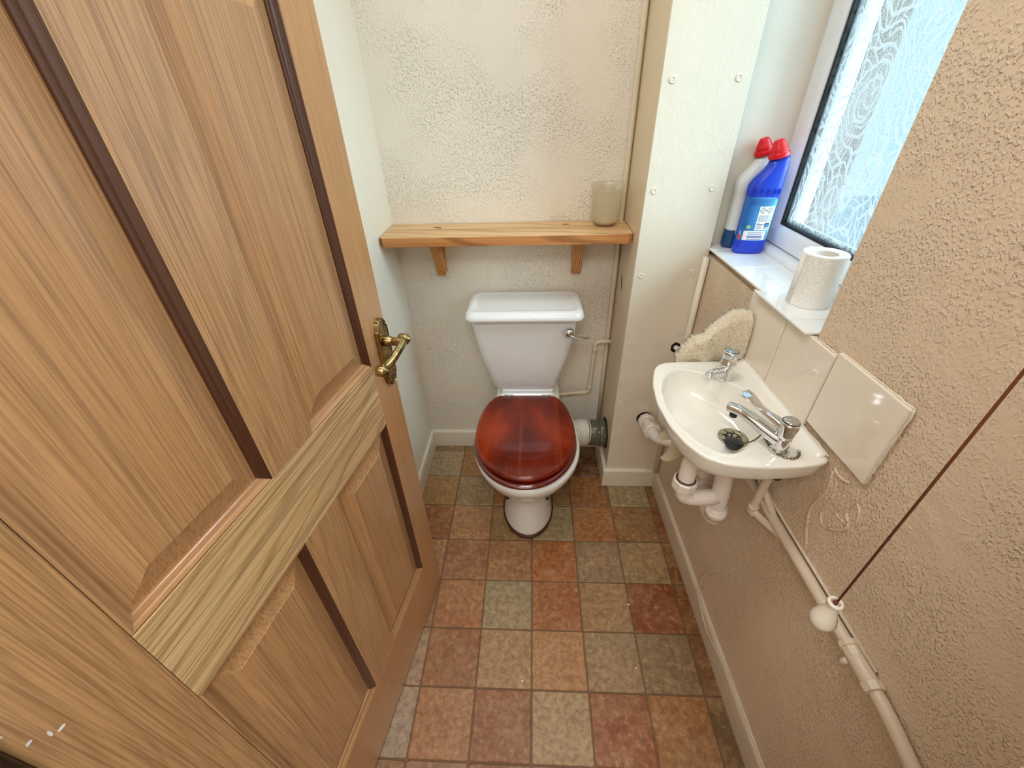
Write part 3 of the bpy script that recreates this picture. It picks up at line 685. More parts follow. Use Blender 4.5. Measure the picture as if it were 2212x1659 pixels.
# seat ring and lid
SX = TX-.006
st = [egg(0.1740, 0.8790, 1.095, 1.3190, .106, .404, cx=SX), egg(0.1810, 0.8690, 1.095, 1.3210, .106, .407, cx=SX), egg(0.1825, 0.8660, 1.095, 1.3210, .106, .414, cx=SX), egg(0.1800, 0.8700, 1.095, 1.3210, .105, .4195, cx=SX), egg(0.1670, 0.8850, 1.095, 1.3190, .10, .4205, cx=SX)]
mesh('seat_ring', *tl(loft(st)), M_mahog_d, wc, smooth=True)
ld = [egg(0.1680, 0.8950, 1.10, 1.3190, .096, .4235, cx=SX), egg(0.1755, 0.8860, 1.10, 1.3220, .098, .4262, cx=SX), egg(0.1785, 0.8820, 1.10, 1.3240, .098, .4315, cx=SX), egg(0.1775, 0.8830, 1.10, 1.3240, .098, .4375, cx=SX), egg(0.1730, 0.8890, 1.10, 1.3220, .095, .4425, cx=SX), egg(0.1660, 0.8980, 1.10, 1.3180, .09, .4448, cx=SX), egg(0.1020, 0.9730, 1.10, 1.2640, .05, .4455, cx=SX), egg(0.0220, 1.0730, 1.10, 1.1340, .01, .4457, cx=SX)]
mesh('seat_lid', *tl(loft(ld)), M_mahog, wc, smooth=True)
for s in (-1, 1): mesh('seat_buffer', *tl(lathe([(.008, .4200), (.008, .4240)], 12, (TX+s*.12, 1.0, 0))), M_black, wc)
for s in (-1, 1): mesh('seat_hinge', *tl(tube([(TX+s*.075-.018, 1.334, .431), (TX+s*.075+.018, 1.334, .431)], .0065, 12)), M_chrome, wc, smooth=True)
# flexible pan connector and soil pipe
pc = thing('pan_connector', 'white ribbed flexible connector between toilet and soil pipe', 'pipe')
path = smooth_path([(.085, 1.235, .212), (.108, 1.262, .216), (.140, 1.305, .222), (.175, 1.345, .218), (.205, 1.365, .210), (.232, 1.372, .203)], 14)
rs = [.046+.010*min(1, i/(len(path)*.75))+.0030*math.sin(i*1.25) for i in range(len(path))]
mesh('ribbed_sleeve', *tube(path, rs, 28), simple('connector_plastic', (214, 208, 194), .4), pc, smooth=True)
sp = thing('soil_pipe', 'short olive grey soil pipe with paint spots entering the boxing', 'pipe', (.27, 1.372, .203))
def soil():
    t = NT('soil_pipe_plastic'); v = t.coord(); n = t.noise(v, 85, 1, .5)
    t.l(t.mix(t.ramp(n, [(.70, (0, 0, 0)), (.74, (1, 1, 1))]), col((92, 92, 74)), col((214, 204, 178))), t.b.inputs['Base Color']); t.set(Roughness=.35); return t.m
MS = soil(); RY = Matrix.Rotation(math.pi/2, 4, 'Y')
mesh('pipe_body', *xf(lathe([(.050, -.045), (.0555, -.044), (.0560, .012), (.0545, .014), (.0545, .0415)], 36), RY), MS, sp, smooth=True)
mesh('rubber_collar', *xf(lathe([(.0590, .014), (.0600, .016), (.0600, .033), (.0585, .035), (.0585, .0415), (.054, .0415), (.054, .014)], 36), RY), MS, sp, smooth=True)
lo = [[(.0425-xx, (rr+random.uniform(-.002, .003))*math.cos(2*math.pi*j/30), (rr+random.uniform(-.002, .003))*math.sin(2*math.pi*j/30)) for j in range(30)] for xx, rr in ((.0004, .068), (.0030, .066), (.0032, .058))]
mesh('hole_edge', *loft(lo), M_darkhole, sp)

# ------------------------------------------------------------------ basin
BZ = .860
bs_ = thing('hand_basin', 'small white wall hung corner style hand basin below the window', 'basin', (.42, .72, BZ))
bcx, bcy = .42, .72
outer = [(.2953, .8629), (.306, .884), (.3245, .8985), (.3716, .9035), (.45, .9045), (.5365, .9045), (.5400, .80), (.5425, .70), (.5450, .5655), (.5349, .5540), (.4893, .5445), (.44, .5415), (.393, .5425), (.353, .5485), (.3182, .5675), (.2953, .6067), (.2789, .662), (.2725, .7324), (.2791, .8034)]
inner = [(.3092, .823), (.3246, .8487), (.358, .8690), (.3949, .8585), (.4413, .826), (.472, .79), (.497, .745), (.504, .705), (.497, .668), (.478, .640), (.4457, .6176), (.4154, .5979), (.3791, .5745), (.3524, .5773), (.3218, .6075), (.2990, .660), (.2880, .7203), (.2945, .785)]
def polar(poly, n=120, c=(bcx, bcy), smoothk=0):
    """resample outline by angle about the centre"""
    P = [Vector((p[0]-c[0], p[1]-c[1])) for p in poly]; out = []
    for i in range(n):
        a = 2*math.pi*i/n; d = Vector((math.cos(a), math.sin(a))); best = None
        for j in range(len(P)):
            p, q = P[j], P[(j+1) % len(P)]; e = q-p
            den = d.x*e.y-d.y*e.x
            if abs(den) < 1e-9: continue
            t_ = (p.x*e.y-p.y*e.x)/den; s_ = (p.x*d.y-p.y*d.x)/den
            if t_ > 0 and -1e-6 <= s_ <= 1+1e-6: best = t_ if best is None else max(best, t_)
        out.append(best)
    out = np.array(out)
    for _ in range(smoothk): out = (np.roll(out, 1)+out*2+np.roll(out, -1))/4
    return out
NA = 144
ro = polar(outer, NA, smoothk=2); ri = polar(inner, NA, smoothk=3)
wcx, wcy, wr, wz = .4515-bcx, .7150-bcy, .0295, -.0875
ang = np.arange(NA)*2*np.pi/NA
def ringr(r_, z, cx_=0, cy_=0): return [(cx_+r_[i]*math.cos(ang[i]), cy_+r_[i]*math.sin(ang[i]), z if not hasattr(z, '__len__') else z[i]) for i in range(NA)]
def lerpring(A, B, t_, z): return [(a[0]*(1-t_)+b[0]*t_, a[1]*(1-t_)+b[1]*t_, z) for a, b in zip(A, B)]
Wr = ringr(np.full(NA, wr), wz, wcx, wcy)
I0 = ringr(ri, 0)
L = []
# underside, upwards
under = ringr(np.minimum(ro*.52, .095), -.105, .03, 0)
xin = np.where(np.abs(ang-0) < 9, 0, 0)
L.append(lerpring(ringr(np.full(NA, .030), 0, wcx, wcy), ringr(np.full(NA, .030), 0, wcx, wcy), 0, -.112))
L.append([(a*.9+wcx*.1, b*.9+wcy*.1, -.108) for a, b, _ in ringr(np.minimum(ro*.45, .08), 0, .03, 0)])
def clampx(P): return [(min(x, .5445-bcx+((bcy+y)-.565)*-.02+.0), y, z) for x, y, z in P]
L.append(ringr(np.minimum(ro*.72, .16), -.085))
L.append(ringr(ro*.90, -.052)); L.append(ringr(ro*.965, -.036)); L.append(ringr(ro-.0045, -.018)); L.append(ringr(ro-.001, -.008)); L.append(ringr(ro, -.003)); L.append(ringr(ro-.0015, -.0005)); L.append(ringr(ro-.005, .0005))
# rim inwards: raised ledge along the wall side
O1 = ringr(ro-.005, 0)
L.append(lerpring(O1, I0, .45, -.0010)); L.append(lerpring(O1, I0, .80, -.0006)); L.append(lerpring(O1, I0, .97, .0002)); L.append(lerpring(O1, I0, 1.0, -.0006))
for t_, z_ in ((.008, -.0030), (.022, -.0105), (.045, -.023), (.085, -.0375), (.15, -.052), (.26, -.0635), (.42, -.0720), (.60, -.0785), (.78, -.083), (.92, -.0862), (1.0, wz)):
    L.append(lerpring(I0, Wr, t_, z_))
V, F = loft(L, True, False)
# keep the basin flush with the wall face
V = [(min(x, rw(bcy+y)-.0015-bcx), y, z) for x, y, z in V]
mesh('basin_body', V, F, M_basin, bs_, smooth=True)
# back upstand
up = []
for y, hw in ((.567, .012), (.575, .013), (.72, .013), (.89, .013), (.902, .012)):
    x1 = rw(y)-.009
    up.append([(x1-bcx, y-bcy, -.006), (x1-bcx, y-bcy, .0075), (x1-.006-bcx, y-bcy, .0085), (x1-.012-bcx, y-bcy, .004), (x1-.020-bcx, y-bcy, .0000), (x1-.022-bcx, y-bcy, -.006)])
mesh('back_ledge', *loft(up), M_basin, bs_, smooth=True)
# mastic line at the wall
pts = [(rw(y)-.010-bcx+random.uniform(-.001, .001), y-bcy, .0085+random.uniform(-.001, .001)) for y in np.linspace(.562, .906, 36)]
mesh('sealant_bead', *tube(pts, [random.uniform(.0014, .0028) for _ in pts], 6), M_skirt, bs_, smooth=True)
# waste
wz0 = wz
def wastemat():
    t = NT('tarnished_waste'); v = t.coord(); n = t.noise(v, 160, 3, .6)
    t.l(t.mix(t.ramp(n, [(.55, (0, 0, 0)), (.6, (1, 1, 1))]), col((168, 160, 138)), col((52, 44, 34))), t.b.inputs['Base Color']); t.set(Metallic=.6, Roughness=.35); return t.m
mesh('waste_flange', *lathe([(.0175, -.006), (.0175, .0012), (.0185, .0022), (.0300, .0026), (.0325, .0016), (.0325, -.002)], 36, (wcx, wcy, wz0)), wastemat(), bs_, smooth=True)
M = simple('waste_grate_dark', (40, 38, 34), .3, .5)
mesh('waste_cup', *lathe([(.0180, -.012), (.0176, .0006), (.0170, -.0042), (.001, -.0046)], 28, (wcx, wcy, wz0+.001)), M, bs_, smooth=True)
gr_ = simple('waste_grate_metal', (120, 116, 104), .25, .8)
for k_ in range(3):
    a = k_*math.pi/3+.3
    mesh('waste_bar', *tube([(wcx+.0165*math.cos(a), wcy+.0165*math.sin(a), wz0-.0015), (wcx-.0165*math.cos(a), wcy-.0165*math.sin(a), wz0-.0015)], .0018, 8), gr_, bs_, smooth=True)
# waste tail under the basin belongs to the trap (below)
# stopper
pg = thing('sink_plug', 'black rubber plug lying beside the basin waste on its chain', 'plug', (.4330, .6760, BZ-.0765))
plug = mesh('plug_disc', *xf(lathe([(.0150, 0), (.0165, .004), (.0185, .006), (.0200, .010), (.0198, .0125), (.0170, .0135), (.004, .0138)], 28), Matrix.Rotation(math.radians(-6), 4, 'X') @ Matrix.Scale(.98, 4)), M_black, pg, smooth=True)
# chain from plug over the rim around the near tap
ch = thing('plug_chain', 'small tarnished ball and link chain lying round the near tap foot', 'chain')
cpts = smooth_path([(.4400, .668, BZ-.060), (.4480, .655, BZ-.045), (.4530, .645, BZ-.028), (.4560, .640, BZ-.012), (.4585, .633, BZ+.0030), (.4545, .622, BZ+.0022), (.4500, .606, BZ+.0022), (.4490, .590, BZ+.0022), (.4530, .575, BZ+.0022), (.4630, .565, BZ+.0022), (.4760, .562, BZ+.0022), (.4880, .567, BZ+.0022), (.4950, .577, BZ+.0022), (.4950, .586, BZ+.0022)], 30)
acc, last, links = 0, cpts[0], [cpts[0]]
for p in cpts:
    if (p-links[-1]).length > .0056: links.append(p)
lm = None
M_chain = simple('tarnished_chain', (128, 112, 84), .3, .9)
V0, F0 = [], []
lop = [[]]
# one link: oval torus
def link_mesh():
    loops = []
    for i in range(14):
        a = 2*math.pi*i/14; c = Vector((.0042*math.cos(a), .0022*math.sin(a), 0)); d = Vector((math.cos(a), math.sin(a)*.6, 0)).normalized()
        loops.append([c+d*.0007*math.cos(b)+Vector((0, 0, .0007*math.sin(b))) for b in [2*math.pi*j/6 for j in range(6)]])
    V = [tuple(p) for Lp in loops for p in Lp]; F = [(i*6+j, i*6+(j+1) % 6, ((i+1) % 14)*6+(j+1) % 6, ((i+1) % 14)*6+j) for i in range(14) for j in range(6)]
    return V, F
lk0 = mesh('chain_link', *link_mesh(), M_chain, ch, smooth=True)
for i in range(len(links)-1):
    o = lk0 if i == 0 else lk0.copy()
    if i: C.objects.link(o); o.parent = ch
    d = (links[i+1]-links[i]); o.location = (links[i]+links[i+1])/2
    q = d.to_track_quat('X', 'Z'); o.rotation_mode = 'QUATERNION'
    from mathutils import Quaternion
    o.rotation_quaternion = q @ Quaternion((1, 0, 0), math.radians(35 if i % 2 else -35))

# near tap: long spout with lever head
def chrome_part(name, vf, par, sm=True, bev=0, mat=None): return mesh(name, *vf, mat or M_chrome, par, smooth=sm, bevel=bev)
t2 = thing('lever_tap', 'chrome lever tap with long spout at the near end of basin', 'tap', (.4630, .5880, BZ+.0005))
chrome_part('tap_body', lathe([(.0190, 0), (0.0154, .003), (0.0142, .010), (0.0139, .030), (0.0139, .034)], 36), t2)
chrome_part('tap_head', lathe([(0.0139, .034), (0.0157, .0355), (0.0160, .040), (0.0160, .063), (0.0154, .0672), (0.0132, .0684)], 36), t2)
chrome_part('indice_cap', lathe([(0.0138, .0680), (0.0136, .0702), (0.0112, .0722), (.002, .0730)], 32), t2, mat=simple('cap_satin', (205, 205, 205), .15, 1))
chrome_part('cap_ring', lathe([(0.0144, .0676), (0.0144, .0690), (0.0138, .0692), (0.0138, .0676)], 32), t2, mat=M_black)
dirs = Vector((-.060, .064, 0)).normalized(); side = Vector((-dirs.y, dirs.x, 0))
def blade(path, ws, hs, n=16, pw=2.6):
    L = []
    for i, p in enumerate(path):
        d = (path[min(i+1, len(path)-1)]-path[max(i-1, 0)]).normalized(); s_ = Vector((-d.y, d.x, 0)).normalized(); u_ = d.cross(s_)*-1
        if u_.z < 0: u_ = -u_
        def se(c_): return math.copysign(abs(c_)**(2/pw), c_)
        L.append([p+s_*ws[i]*se(math.cos(a))+u_*hs[i]*se(math.sin(a)) for a in [2*math.pi*j/n for j in range(n)]])
    return loft(L)
def sampled(pts, k=6): return smooth_path(pts, k)
pth = sampled([dirs*.004+Vector((0, 0, .022)), dirs*.028+Vector((0, 0, .028)), dirs*.055+Vector((0, 0, .037)), dirs*.080+Vector((0, 0, .043)), dirs*.100+Vector((0, 0, .043)), dirs*.107+Vector((0, 0, .0415))])
n_ = len(pth); ws = [.016-.0045*min(1, i/n_*1.6)-(.003 if i == n_-1 else 0) for i in range(n_)]; hs = [.014-.0050*min(1, i/n_*1.8)-(.002 if i == n_-1 else 0) for i in range(n_)]
chrome_part('spout', blade(pth, ws, hs), t2)
o = chrome_part('spout_nozzle', lathe([(.0075, -.008), (.0078, .004)], 18, tuple(dirs*.094+Vector((0, 0, .033)))), t2, mat=M_black)
ldir = Vector((-.056, .075, 0)).normalized()
pth = sampled([ldir*.008+Vector((0, 0, .053)), ldir*.026+Vector((0, 0, .057)), ldir*.048+Vector((0, 0, .062)), ldir*.064+Vector((0, 0, .069)), ldir*.078+Vector((0, 0, .076)), ldir*.094+Vector((0, 0, .080))])
n_ = len(pth); ws = []
for i in range(n_):
    t_ = i/(n_-1); ws.append(.0140-.0070*math.sin(min(1, t_/.45)*math.pi/2) if t_ < .45 else .007+.0075*math.sin((t_-.45)/.55*math.pi*.62))
ws[-1] *= .45; hs = [.0085-.006*min(1, i/n_*1.8) for i in range(n_)]
chrome_part('lever', blade(pth, ws, hs), t2)
# far tap: compact pillar tap
t1 = thing('pillar_tap', 'small chrome pillar tap at the far end of basin', 'tap', (.4500, .8310, BZ+.0005))
chrome_part('tap_body', lathe([(.0180, 0), (.0182, .003), (.0165, .008), (.0160, .030), (.0165, .034)], 32), t1)
vf = lathe([(.0165, 0), (.0190, .003), (.0185, .010), (.0165, .014), (.0160, .022), (.0185, .030), (.0190, .036), (.0165, .0385)], 32)
hd_ = [(x*(1+.05*math.cos(4*math.atan2(y, x))), y*(1+.05*math.cos(4*math.atan2(y, x))), z) for x, y, z in vf[0]]
RT = Matrix.Translation((0, 0, .032)) @ Matrix.Rotation(math.radians(-5), 4, 'X') @ Matrix.Rotation(math.radians(6), 4, 'Y')
chrome_part('tap_head', xf((hd_, vf[1]), RT), t1)
chrome_part('indice_cap', xf(lathe([(.0150, .038), (.0148, .0395), (.010, .0412), (.001, .042)], 28), RT), t1, mat=simple('cap_pale', (190, 215, 220), .1, .9))
chrome_part('cap_ring', xf(lathe([(.0162, .0375), (.0162, .0392), (.0150, .0394), (.0150, .0375)], 28), RT), t1, mat=M_black)
d1 = Vector((-.045, -.022, 0)).normalized()
pth = sampled([Vector((0, 0, .014)), d1*.018+Vector((0, 0, .019)), d1*.034+Vector((0, 0, .022)), d1*.046+Vector((0, 0, .0205)), d1*.052+Vector((0, 0, .016))])
n_ = len(pth); chrome_part('spout', blade(pth, [.0125-.003*i/n_ for i in range(n_-1)]+[.006], [.0105-.0025*i/n_ for i in range(n_-1)]+[.005], pw=2.2), t1)

# waste trap under the basin
tr = thing('basin_trap', 'white plastic U shaped waste trap hanging beneath the basin', 'waste pipe')
def nut(p, d, r0=.027, h=.022, mat=None, par=None, name='nut', nr=16):
    q = Vector(d).normalized().to_track_quat('Z', 'Y').to_matrix().to_4x4()
    V, F = lathe([(r0-.003, -h/2), (r0, -h/2+.002), (r0, h/2-.003), (r0-.003, h/2)], nr*2, (0, 0, 0))
    V = [((x*(1.0 if j % 4 else 1.05)), (y*(1.0 if j % 4 else 1.05)), z) for j, (x, y, z) in enumerate(V)]
    return mesh(name, *xf((V, F), Matrix.Translation(p) @ q), mat or M_plastic, par or tr)
# chrome/plastic tail from the waste, over to the trap
mesh('waste_tail', *tube([(.4515, .7150, .752), (.448, .705, .715)], .0185, 24), M_plastic, tr, smooth=True)
U = fillet([(.385, .700, .748), (.350, .668, .750), (.346, .660, .700), (.350, .660, .640), (.380, .660, .632), (.436, .660, .640)], .030, 8)
mesh('u_bend', *tube(U, .0185, 26), M_plastic, tr, smooth=True)
mesh('down_pipe', *tube([(.424, .662, .760), (.4265, .660, .735), (.440, .660, .600), (.441, .660, .575)], .0192, 26), M_plastic, tr, smooth=True)
nut((.3462, .660, .684), (.02, 0, 1), .0262, .026)
mesh('union_gap', *xf(lathe([(.0188, -.001), (.0222, 0), (.0188, .001)], 26), Matrix.Translation((.3463, .660, .6985))), simple('joint_shadow', (70, 60, 54), .8), tr, smooth=True)
mesh('union_ring', *xf(lathe([(.0190, -.0012), (.0200, 0), (.0190, .0012)], 26), Matrix.Translation((.4285, .660, .713)) @ Matrix.Rotation(-.1, 4, 'Y')), M_plastic, tr, smooth=True)
B2 = fillet([(.440, .660, .605), (.442, .662, .560), (.446, .690, .543), (.452, .76, .548)], .03, 8)
mesh('outlet_elbow', *tube(B2, .0215, 26), M_plastic, tr, smooth=True)
mesh('union_ring', *xf(lathe([(.0190, -.012), (.0240, -.011), (.0245, .006), (.0232, .010), (.0192, .0102)], 26), Matrix.Translation((.4405, .660, .582)) @ Matrix.Rotation(-.1, 4, 'Y')), M_plastic, tr, smooth=True)
# pipe from the boxing to the trap, with two compression nuts
wp = thing('waste_pipe', 'white jointed waste pipe coming out of the boxing low beside basin', 'waste pipe')
WPth = fillet([(.434, 1.275, .372), (.433, 1.17, .398), (.4305, 1.110, .410), (.470, 1.085, .418), (.508, 1.05, .430), (.508, .83, .50), (.450, .765, .545)], .035, 8)
mesh('pipe_run', *tube(WPth, .0195, 24), M_plastic, wp, smooth=True)
dn = Vector((-.001, -.105, .026))
nut((.4338, 1.232, .3825), dn, .0300, .026, par=wp); nut((.4325, 1.160, .4002), dn, .0300, .030, par=wp)
mesh('hole_edge', *xf(lathe([(.0285, -.0005), (.0305, .0008), (.0275, .0012)], 24), Matrix.Translation((.4325, 1.262, .3765)) @ Matrix.Rotation(math.pi/2, 4, 'X')), M_darkhole, wp)
# stop valve behind the trap
sv = thing('isolating_valve', 'small brass and plastic valve on the wall behind the trap', 'valve')
mesh('valve_body', *tube([(.515, .86, .60), (.47, .83, .615)], .012, 14), M_brass, sv, smooth=True)
nut((.478, .835, .612), (-.05, -.03, .012), .016, .014, par=sv, mat=M_plastic_w, name='valve_nut', nr=8)
mesh('valve_lever', *blade(smooth_path([(.475, .835, .60), (.478, .825, .575), (.485, .815, .555)], 5), [.010]*11, [.003]*11), M_plastic_w, sv, smooth=True)
# small pipe stub by the towel, out of the boxing
stb = thing('boxing_pipe_stub', 'short painted pipe stub leaving a dark hole in the boxing behind towel', 'pipe')
mesh('pipe_run', *tube(smooth_path([(.4905, 1.262, .694), (.496, 1.22, .700), (.505, 1.14, .708), (.508, 1.02, .715)], 5), .0085, 14), M_plastic_w, stb, smooth=True)
lo = [[(.4905+(rr+random.uniform(-.0015, .002))*math.cos(2*math.pi*j/18), BFY-yy, .694+(rr*1.25+random.uniform(-.0015, .002))*math.sin(2*math.pi*j/18)) for j in range(18)] for yy, rr in ((0, .0155), (.0010, .0150), (.0012, .009))]
mesh('hole_edge', *loft(lo), M_darkhole, stb)

# ------------------------------------------------------------------ towel
tw = thing('hand_towel', 'cream terry hand towel bunched against the wall behind the basin', 'towel', (.45, .93, .80))
def cloth(name, f, nu, nv, thick, par):
    V = [f(i/(nu-1), j/(nv-1)) for j in range(nv) for i in range(nu)]
    n0 = len(V)
    F = [(j*nu+i, j*nu+i+1, (j+1)*nu+i+1, (j+1)*nu+i) for j in range(nv-1) for i in range(nu-1)]
    V2 = [(x, y+thick, z) for x, y, z in V]
    F += [(n0+j*nu+i, n0+(j+1)*nu+i, n0+(j+1)*nu+i+1, n0+j*nu+i+1) for j in range(nv-1) for i in range(nu-1)]
    B = [i for i in range(nu)]+[j*nu+nu-1 for j in range(1, nv)]+[(nv-1)*nu+i for i in range(nu-2, -1, -1)]+[j*nu for j in range(nv-2, 0, -1)]
    F += [(B[k_], B[(k_+1) % len(B)], n0+B[(k_+1) % len(B)], n0+B[k_]) for k_ in range(len(B))]
    rnd = random.Random(3)
    V = [(x+rnd.uniform(-.0012, .0012), y+rnd.uniform(-.0014, .0014), z+rnd.uniform(-.0012, .0012)) for x, y, z in V+V2]
    return mesh(name, V, F, M_towel, par, smooth=True)
tops = [(0, .846), (.06, .872), (.14, .896), (.22, .912), (.34, .921), (.46, .936), (.6, .957), (.76, .976), (.88, .985), (1.0, .982)]
def ztop(u):
    for a, b in zip(tops, tops[1:]):
        if u <= b[0]: return a[1]+(b[1]-a[1])*(u-a[0])/(b[0]-a[0])
    return tops[-1][1]
def ftw(u, v):
    x = .372+(.524-.372)*u; zt = ztop(u); zb = .735+.03*math.sin(u*5)
    z = zb+(zt-zb)*v
    e = max(0, (v-.93)/.07)
    y = .922+.007*math.sin(u*9+v*2)+.003*math.sin(u*21+v*4)+.014*e*e-.010*math.sin(max(0, min(1, (v-.35)/.65))*math.pi)
    return (x-.45, y-.93, z-.80)
cloth('towel_fold', ftw, 90, 80, .020, tw)
def towel_roll(pts, rad, seed):
    P = smooth_path(pts, 10); rnd = random.Random(seed); n = 40; LL = []
    for i, p in enumerate(P):
        t_ = i/(len(P)-1); r_ = rad*(.75+.25*math.sin(math.pi*min(1, t_*1.3)))*(1 if t_ < .9 else 1-((t_-.9)/.1)**2*.55)
        LL.append([p-Vector((.45, .93, .80))+Vector((r_*math.cos(a)*(1+.12*math.sin(3*a+t_*4)), r_*.7*math.sin(a)*(1+.1*math.sin(2*a)), r_*.35*math.cos(a)))+Vector((rnd.uniform(-.0012, .0012), rnd.uniform(-.0012, .0012), rnd.uniform(-.0012, .0012))) for a in [2*math.pi*k_/n for k_ in range(n)]])
    return mesh('towel_corner', *loft(LL), M_towel, tw, smooth=True)
towel_roll([(.452, .925, .760), (.425, .90, .715), (.385, .855, .685), (.350, .835, .668)], .036, 1)
towel_roll([(.462, .920, .730), (.440, .89, .665), (.404, .852, .615), (.376, .838, .588)], .036, 2)

# ------------------------------------------------------------------ bottles on the sill
def bottle(name, label, loc, bodym, capm, lean=0.0):
    b = thing(name, label, 'bottle', loc)
    # sections: z, x-left, x-right, depth half   (local, metres)
    S = [(0, -.037, .037, .020), (.003, -.040, .040, .0235), (.010, -.0415, .0415, .025), (.032, -.0415, .0415, .025), (.036, -.0400, .0400, .0238), (.130, -.0400, .0400, .0238), (.150, -.0400, .0405, .0240), (.1535, -.0418, .0418, .0252), (.172, -.0418, .0418, .0252), (.178, -.0405, .0418, .0250),
         (.192, -.034, .0420, .0240), (.206, -.024, .0420, .0225), (.218, -.0145, .0415, .0205), (.228, -.0085, .0400, .0185), (.238, -.0060, .0370, .0170)]
    L = []
    n = 36
    for k_, (z, xl, xr, dp) in enumerate(S):
        cx_, hw = (xl+xr)/2, (xr-xl)/2; Lp = []
        tz = max(0, (z-.178))/.06
        for j in range(n):
            a = 2*math.pi*j/n; ca, sa = math.cos(a), math.sin(a)
            e = 2/2.6
            x = cx_+hw*math.copysign(abs(ca)**e, ca); y = dp*math.copysign(abs(sa)**e, sa)
            dz = -x*0+ (x-cx_)*.30*tz     # neck tilts to the left
            Lp.append((x-0*tz, y, z+dz+.0))
        L.append(Lp)
    o = mesh('bottle_body', *loft(L), bodym, b, smooth=True)
    return b, S
def cap(b, capm):
    tlt = Matrix.Translation((.0135, 0, .2395)) @ Matrix.Rotation(math.radians(-17), 4, 'Y')
    V, F = lathe([(.0225, 0), (.0245, .002), (.0245, .008), (.0215, .0105), (.0205, .013), (.0205, .017), (.0200, .021), (.0185, .024), (.0120, .038), (.0085, .041), (.001, .0415)], 24)
    V2 = []
    for (x, y, z) in V:
        a = math.atan2(y, x); k_ = 1
        if .0095 < z < .0405: k_ = 1-.05*abs(math.sin(3*a))
        if z < .009: z += .0028*abs(math.sin(2*a+.5)) if z > .005 else 0
        V2.append((x*k_*1.02, y*k_*.95, z))
    return mesh('cap', *xf((V2, F), tlt), capm, b)
def face(a): return a
def label_patch(b, name, a0, a1, z0, z1, mat, off=.0004, hw=.0400, dp=.0238, n=14, lift=None):
    """patch of label wrapped on the body; a = 0 faces the room (-y), in degrees, + to the right"""
    L = []
    for z in (z0, z1):
        row = []
        for i in range(n+1):
            a = math.radians(-90+a0+(a1-a0)*i/n); ca, sa = math.cos(a), math.sin(a); e = 2/2.6
            row.append(((hw+off)*math.copysign(abs(ca)**e, ca), (dp+off)*math.copysign(abs(sa)**e, sa), z))
        L.append(row)
    V = L[0]+L[1]; m_ = n+1
    F = [(i, i+1, m_+i+1, m_+i) for i in range(n)]
    return mesh(name, V, F, mat, b, smooth=True)
def xsurf(x, off, hw=.0400, dp=.0238):
    """y of the front surface at x"""
    t_ = min(.999, abs(x)/(hw+off)); return -(dp+off)*(1-t_**2.6)**(1/2.6)
def flatpatch(b, name, poly, mat, off=.0006):
    """polygon given in (x, z) mapped on the front of the body"""
    V = [(x, xsurf(x, off), z) for x, z in poly]; return mesh(name, V, [tuple(range(len(V)))], mat, b)
def rectp(x0, x1, z0, z1, n=6): return [(x0+(x1-x0)*i/n, z0) for i in range(n+1)]+[(x1+(x0-x1)*i/n, z1) for i in range(n+1)]
def gridpatch(b, name, x0, x1, z0, z1, mat, off, n=8):
    xs_ = [x0+(x1-x0)*i/n for i in range(n+1)]
    V = [(x, xsurf(x, off), z) for z in (z0, z1) for x in xs_]; F = [(i, i+1, n+2+i, n+1+i) for i in range(n)]
    return mesh(name, V, F, mat, b, smooth=True)
def strips(b, name, rects, mat, off):
    parts = []
    for (x0, x1, z0, z1) in rects:
        n = 4; xs_ = [x0+(x1-x0)*i/n for i in range(n+1)]
        parts.append(([(x, xsurf(x, off), z) for z in (z0, z1) for x in xs_], [(i, i+1, n+2+i, n+1+i) for i in range(n)]))
    return mesh(name, *join(parts), mat, b)
def text_on(b, name, s, x, z, size, mat, off=.0012, bold=True):
    cu = bpy.data.curves.new(name, 'FONT'); cu.body = s; cu.size = size; cu.resolution_u = 2
    if bold: cu.offset = size*.015
    tmp = bpy.data.objects.new('tmp', cu); C.objects.link(tmp)
    dg = bpy.context.evaluated_depsgraph_get(); me = bpy.data.meshes.new_from_object(tmp.evaluated_get(dg))
    V = [(x+v.co.x, xsurf(x+v.co.x, off), z+v.co.y) for v in me.vertices]; F = [tuple(p.vertices) for p in me.polygons]
    bpy.data.objects.remove(tmp); bpy.data.curves.remove(cu)
    return mesh(name, V, F, mat, b)
def diamond(b, x, z, s, off):
    parts = []
    for k_ in range(4):
        c = [(0, s), (s, 0), (0, -s), (-s, 0)]; p, q = c[k_], c[(k_+1) % 4]; f_ = .82
        P = [p, q, (q[0]*f_, q[1]*f_), (p[0]*f_, p[1]*f_)]
        parts.append(([(x+a, xsurf(x+a, off), z+bz) for a, bz in P], [(0, 1, 2, 3)]))
    return mesh('hazard_symbol', *join(parts), M_bin, b)
def lines(x0, x1, z0, z1, pitch, rnd, h=.45):
    R = []
    z = z1
    while z > z0:
        x = x0
        while x < x1-.001:
            w_ = rnd.uniform(.0015, .006); R.append((x, min(x+w_, x1), z-pitch*h, z)); x += w_+.0009
        z -= pitch
    return R
rnd = random.Random(5)
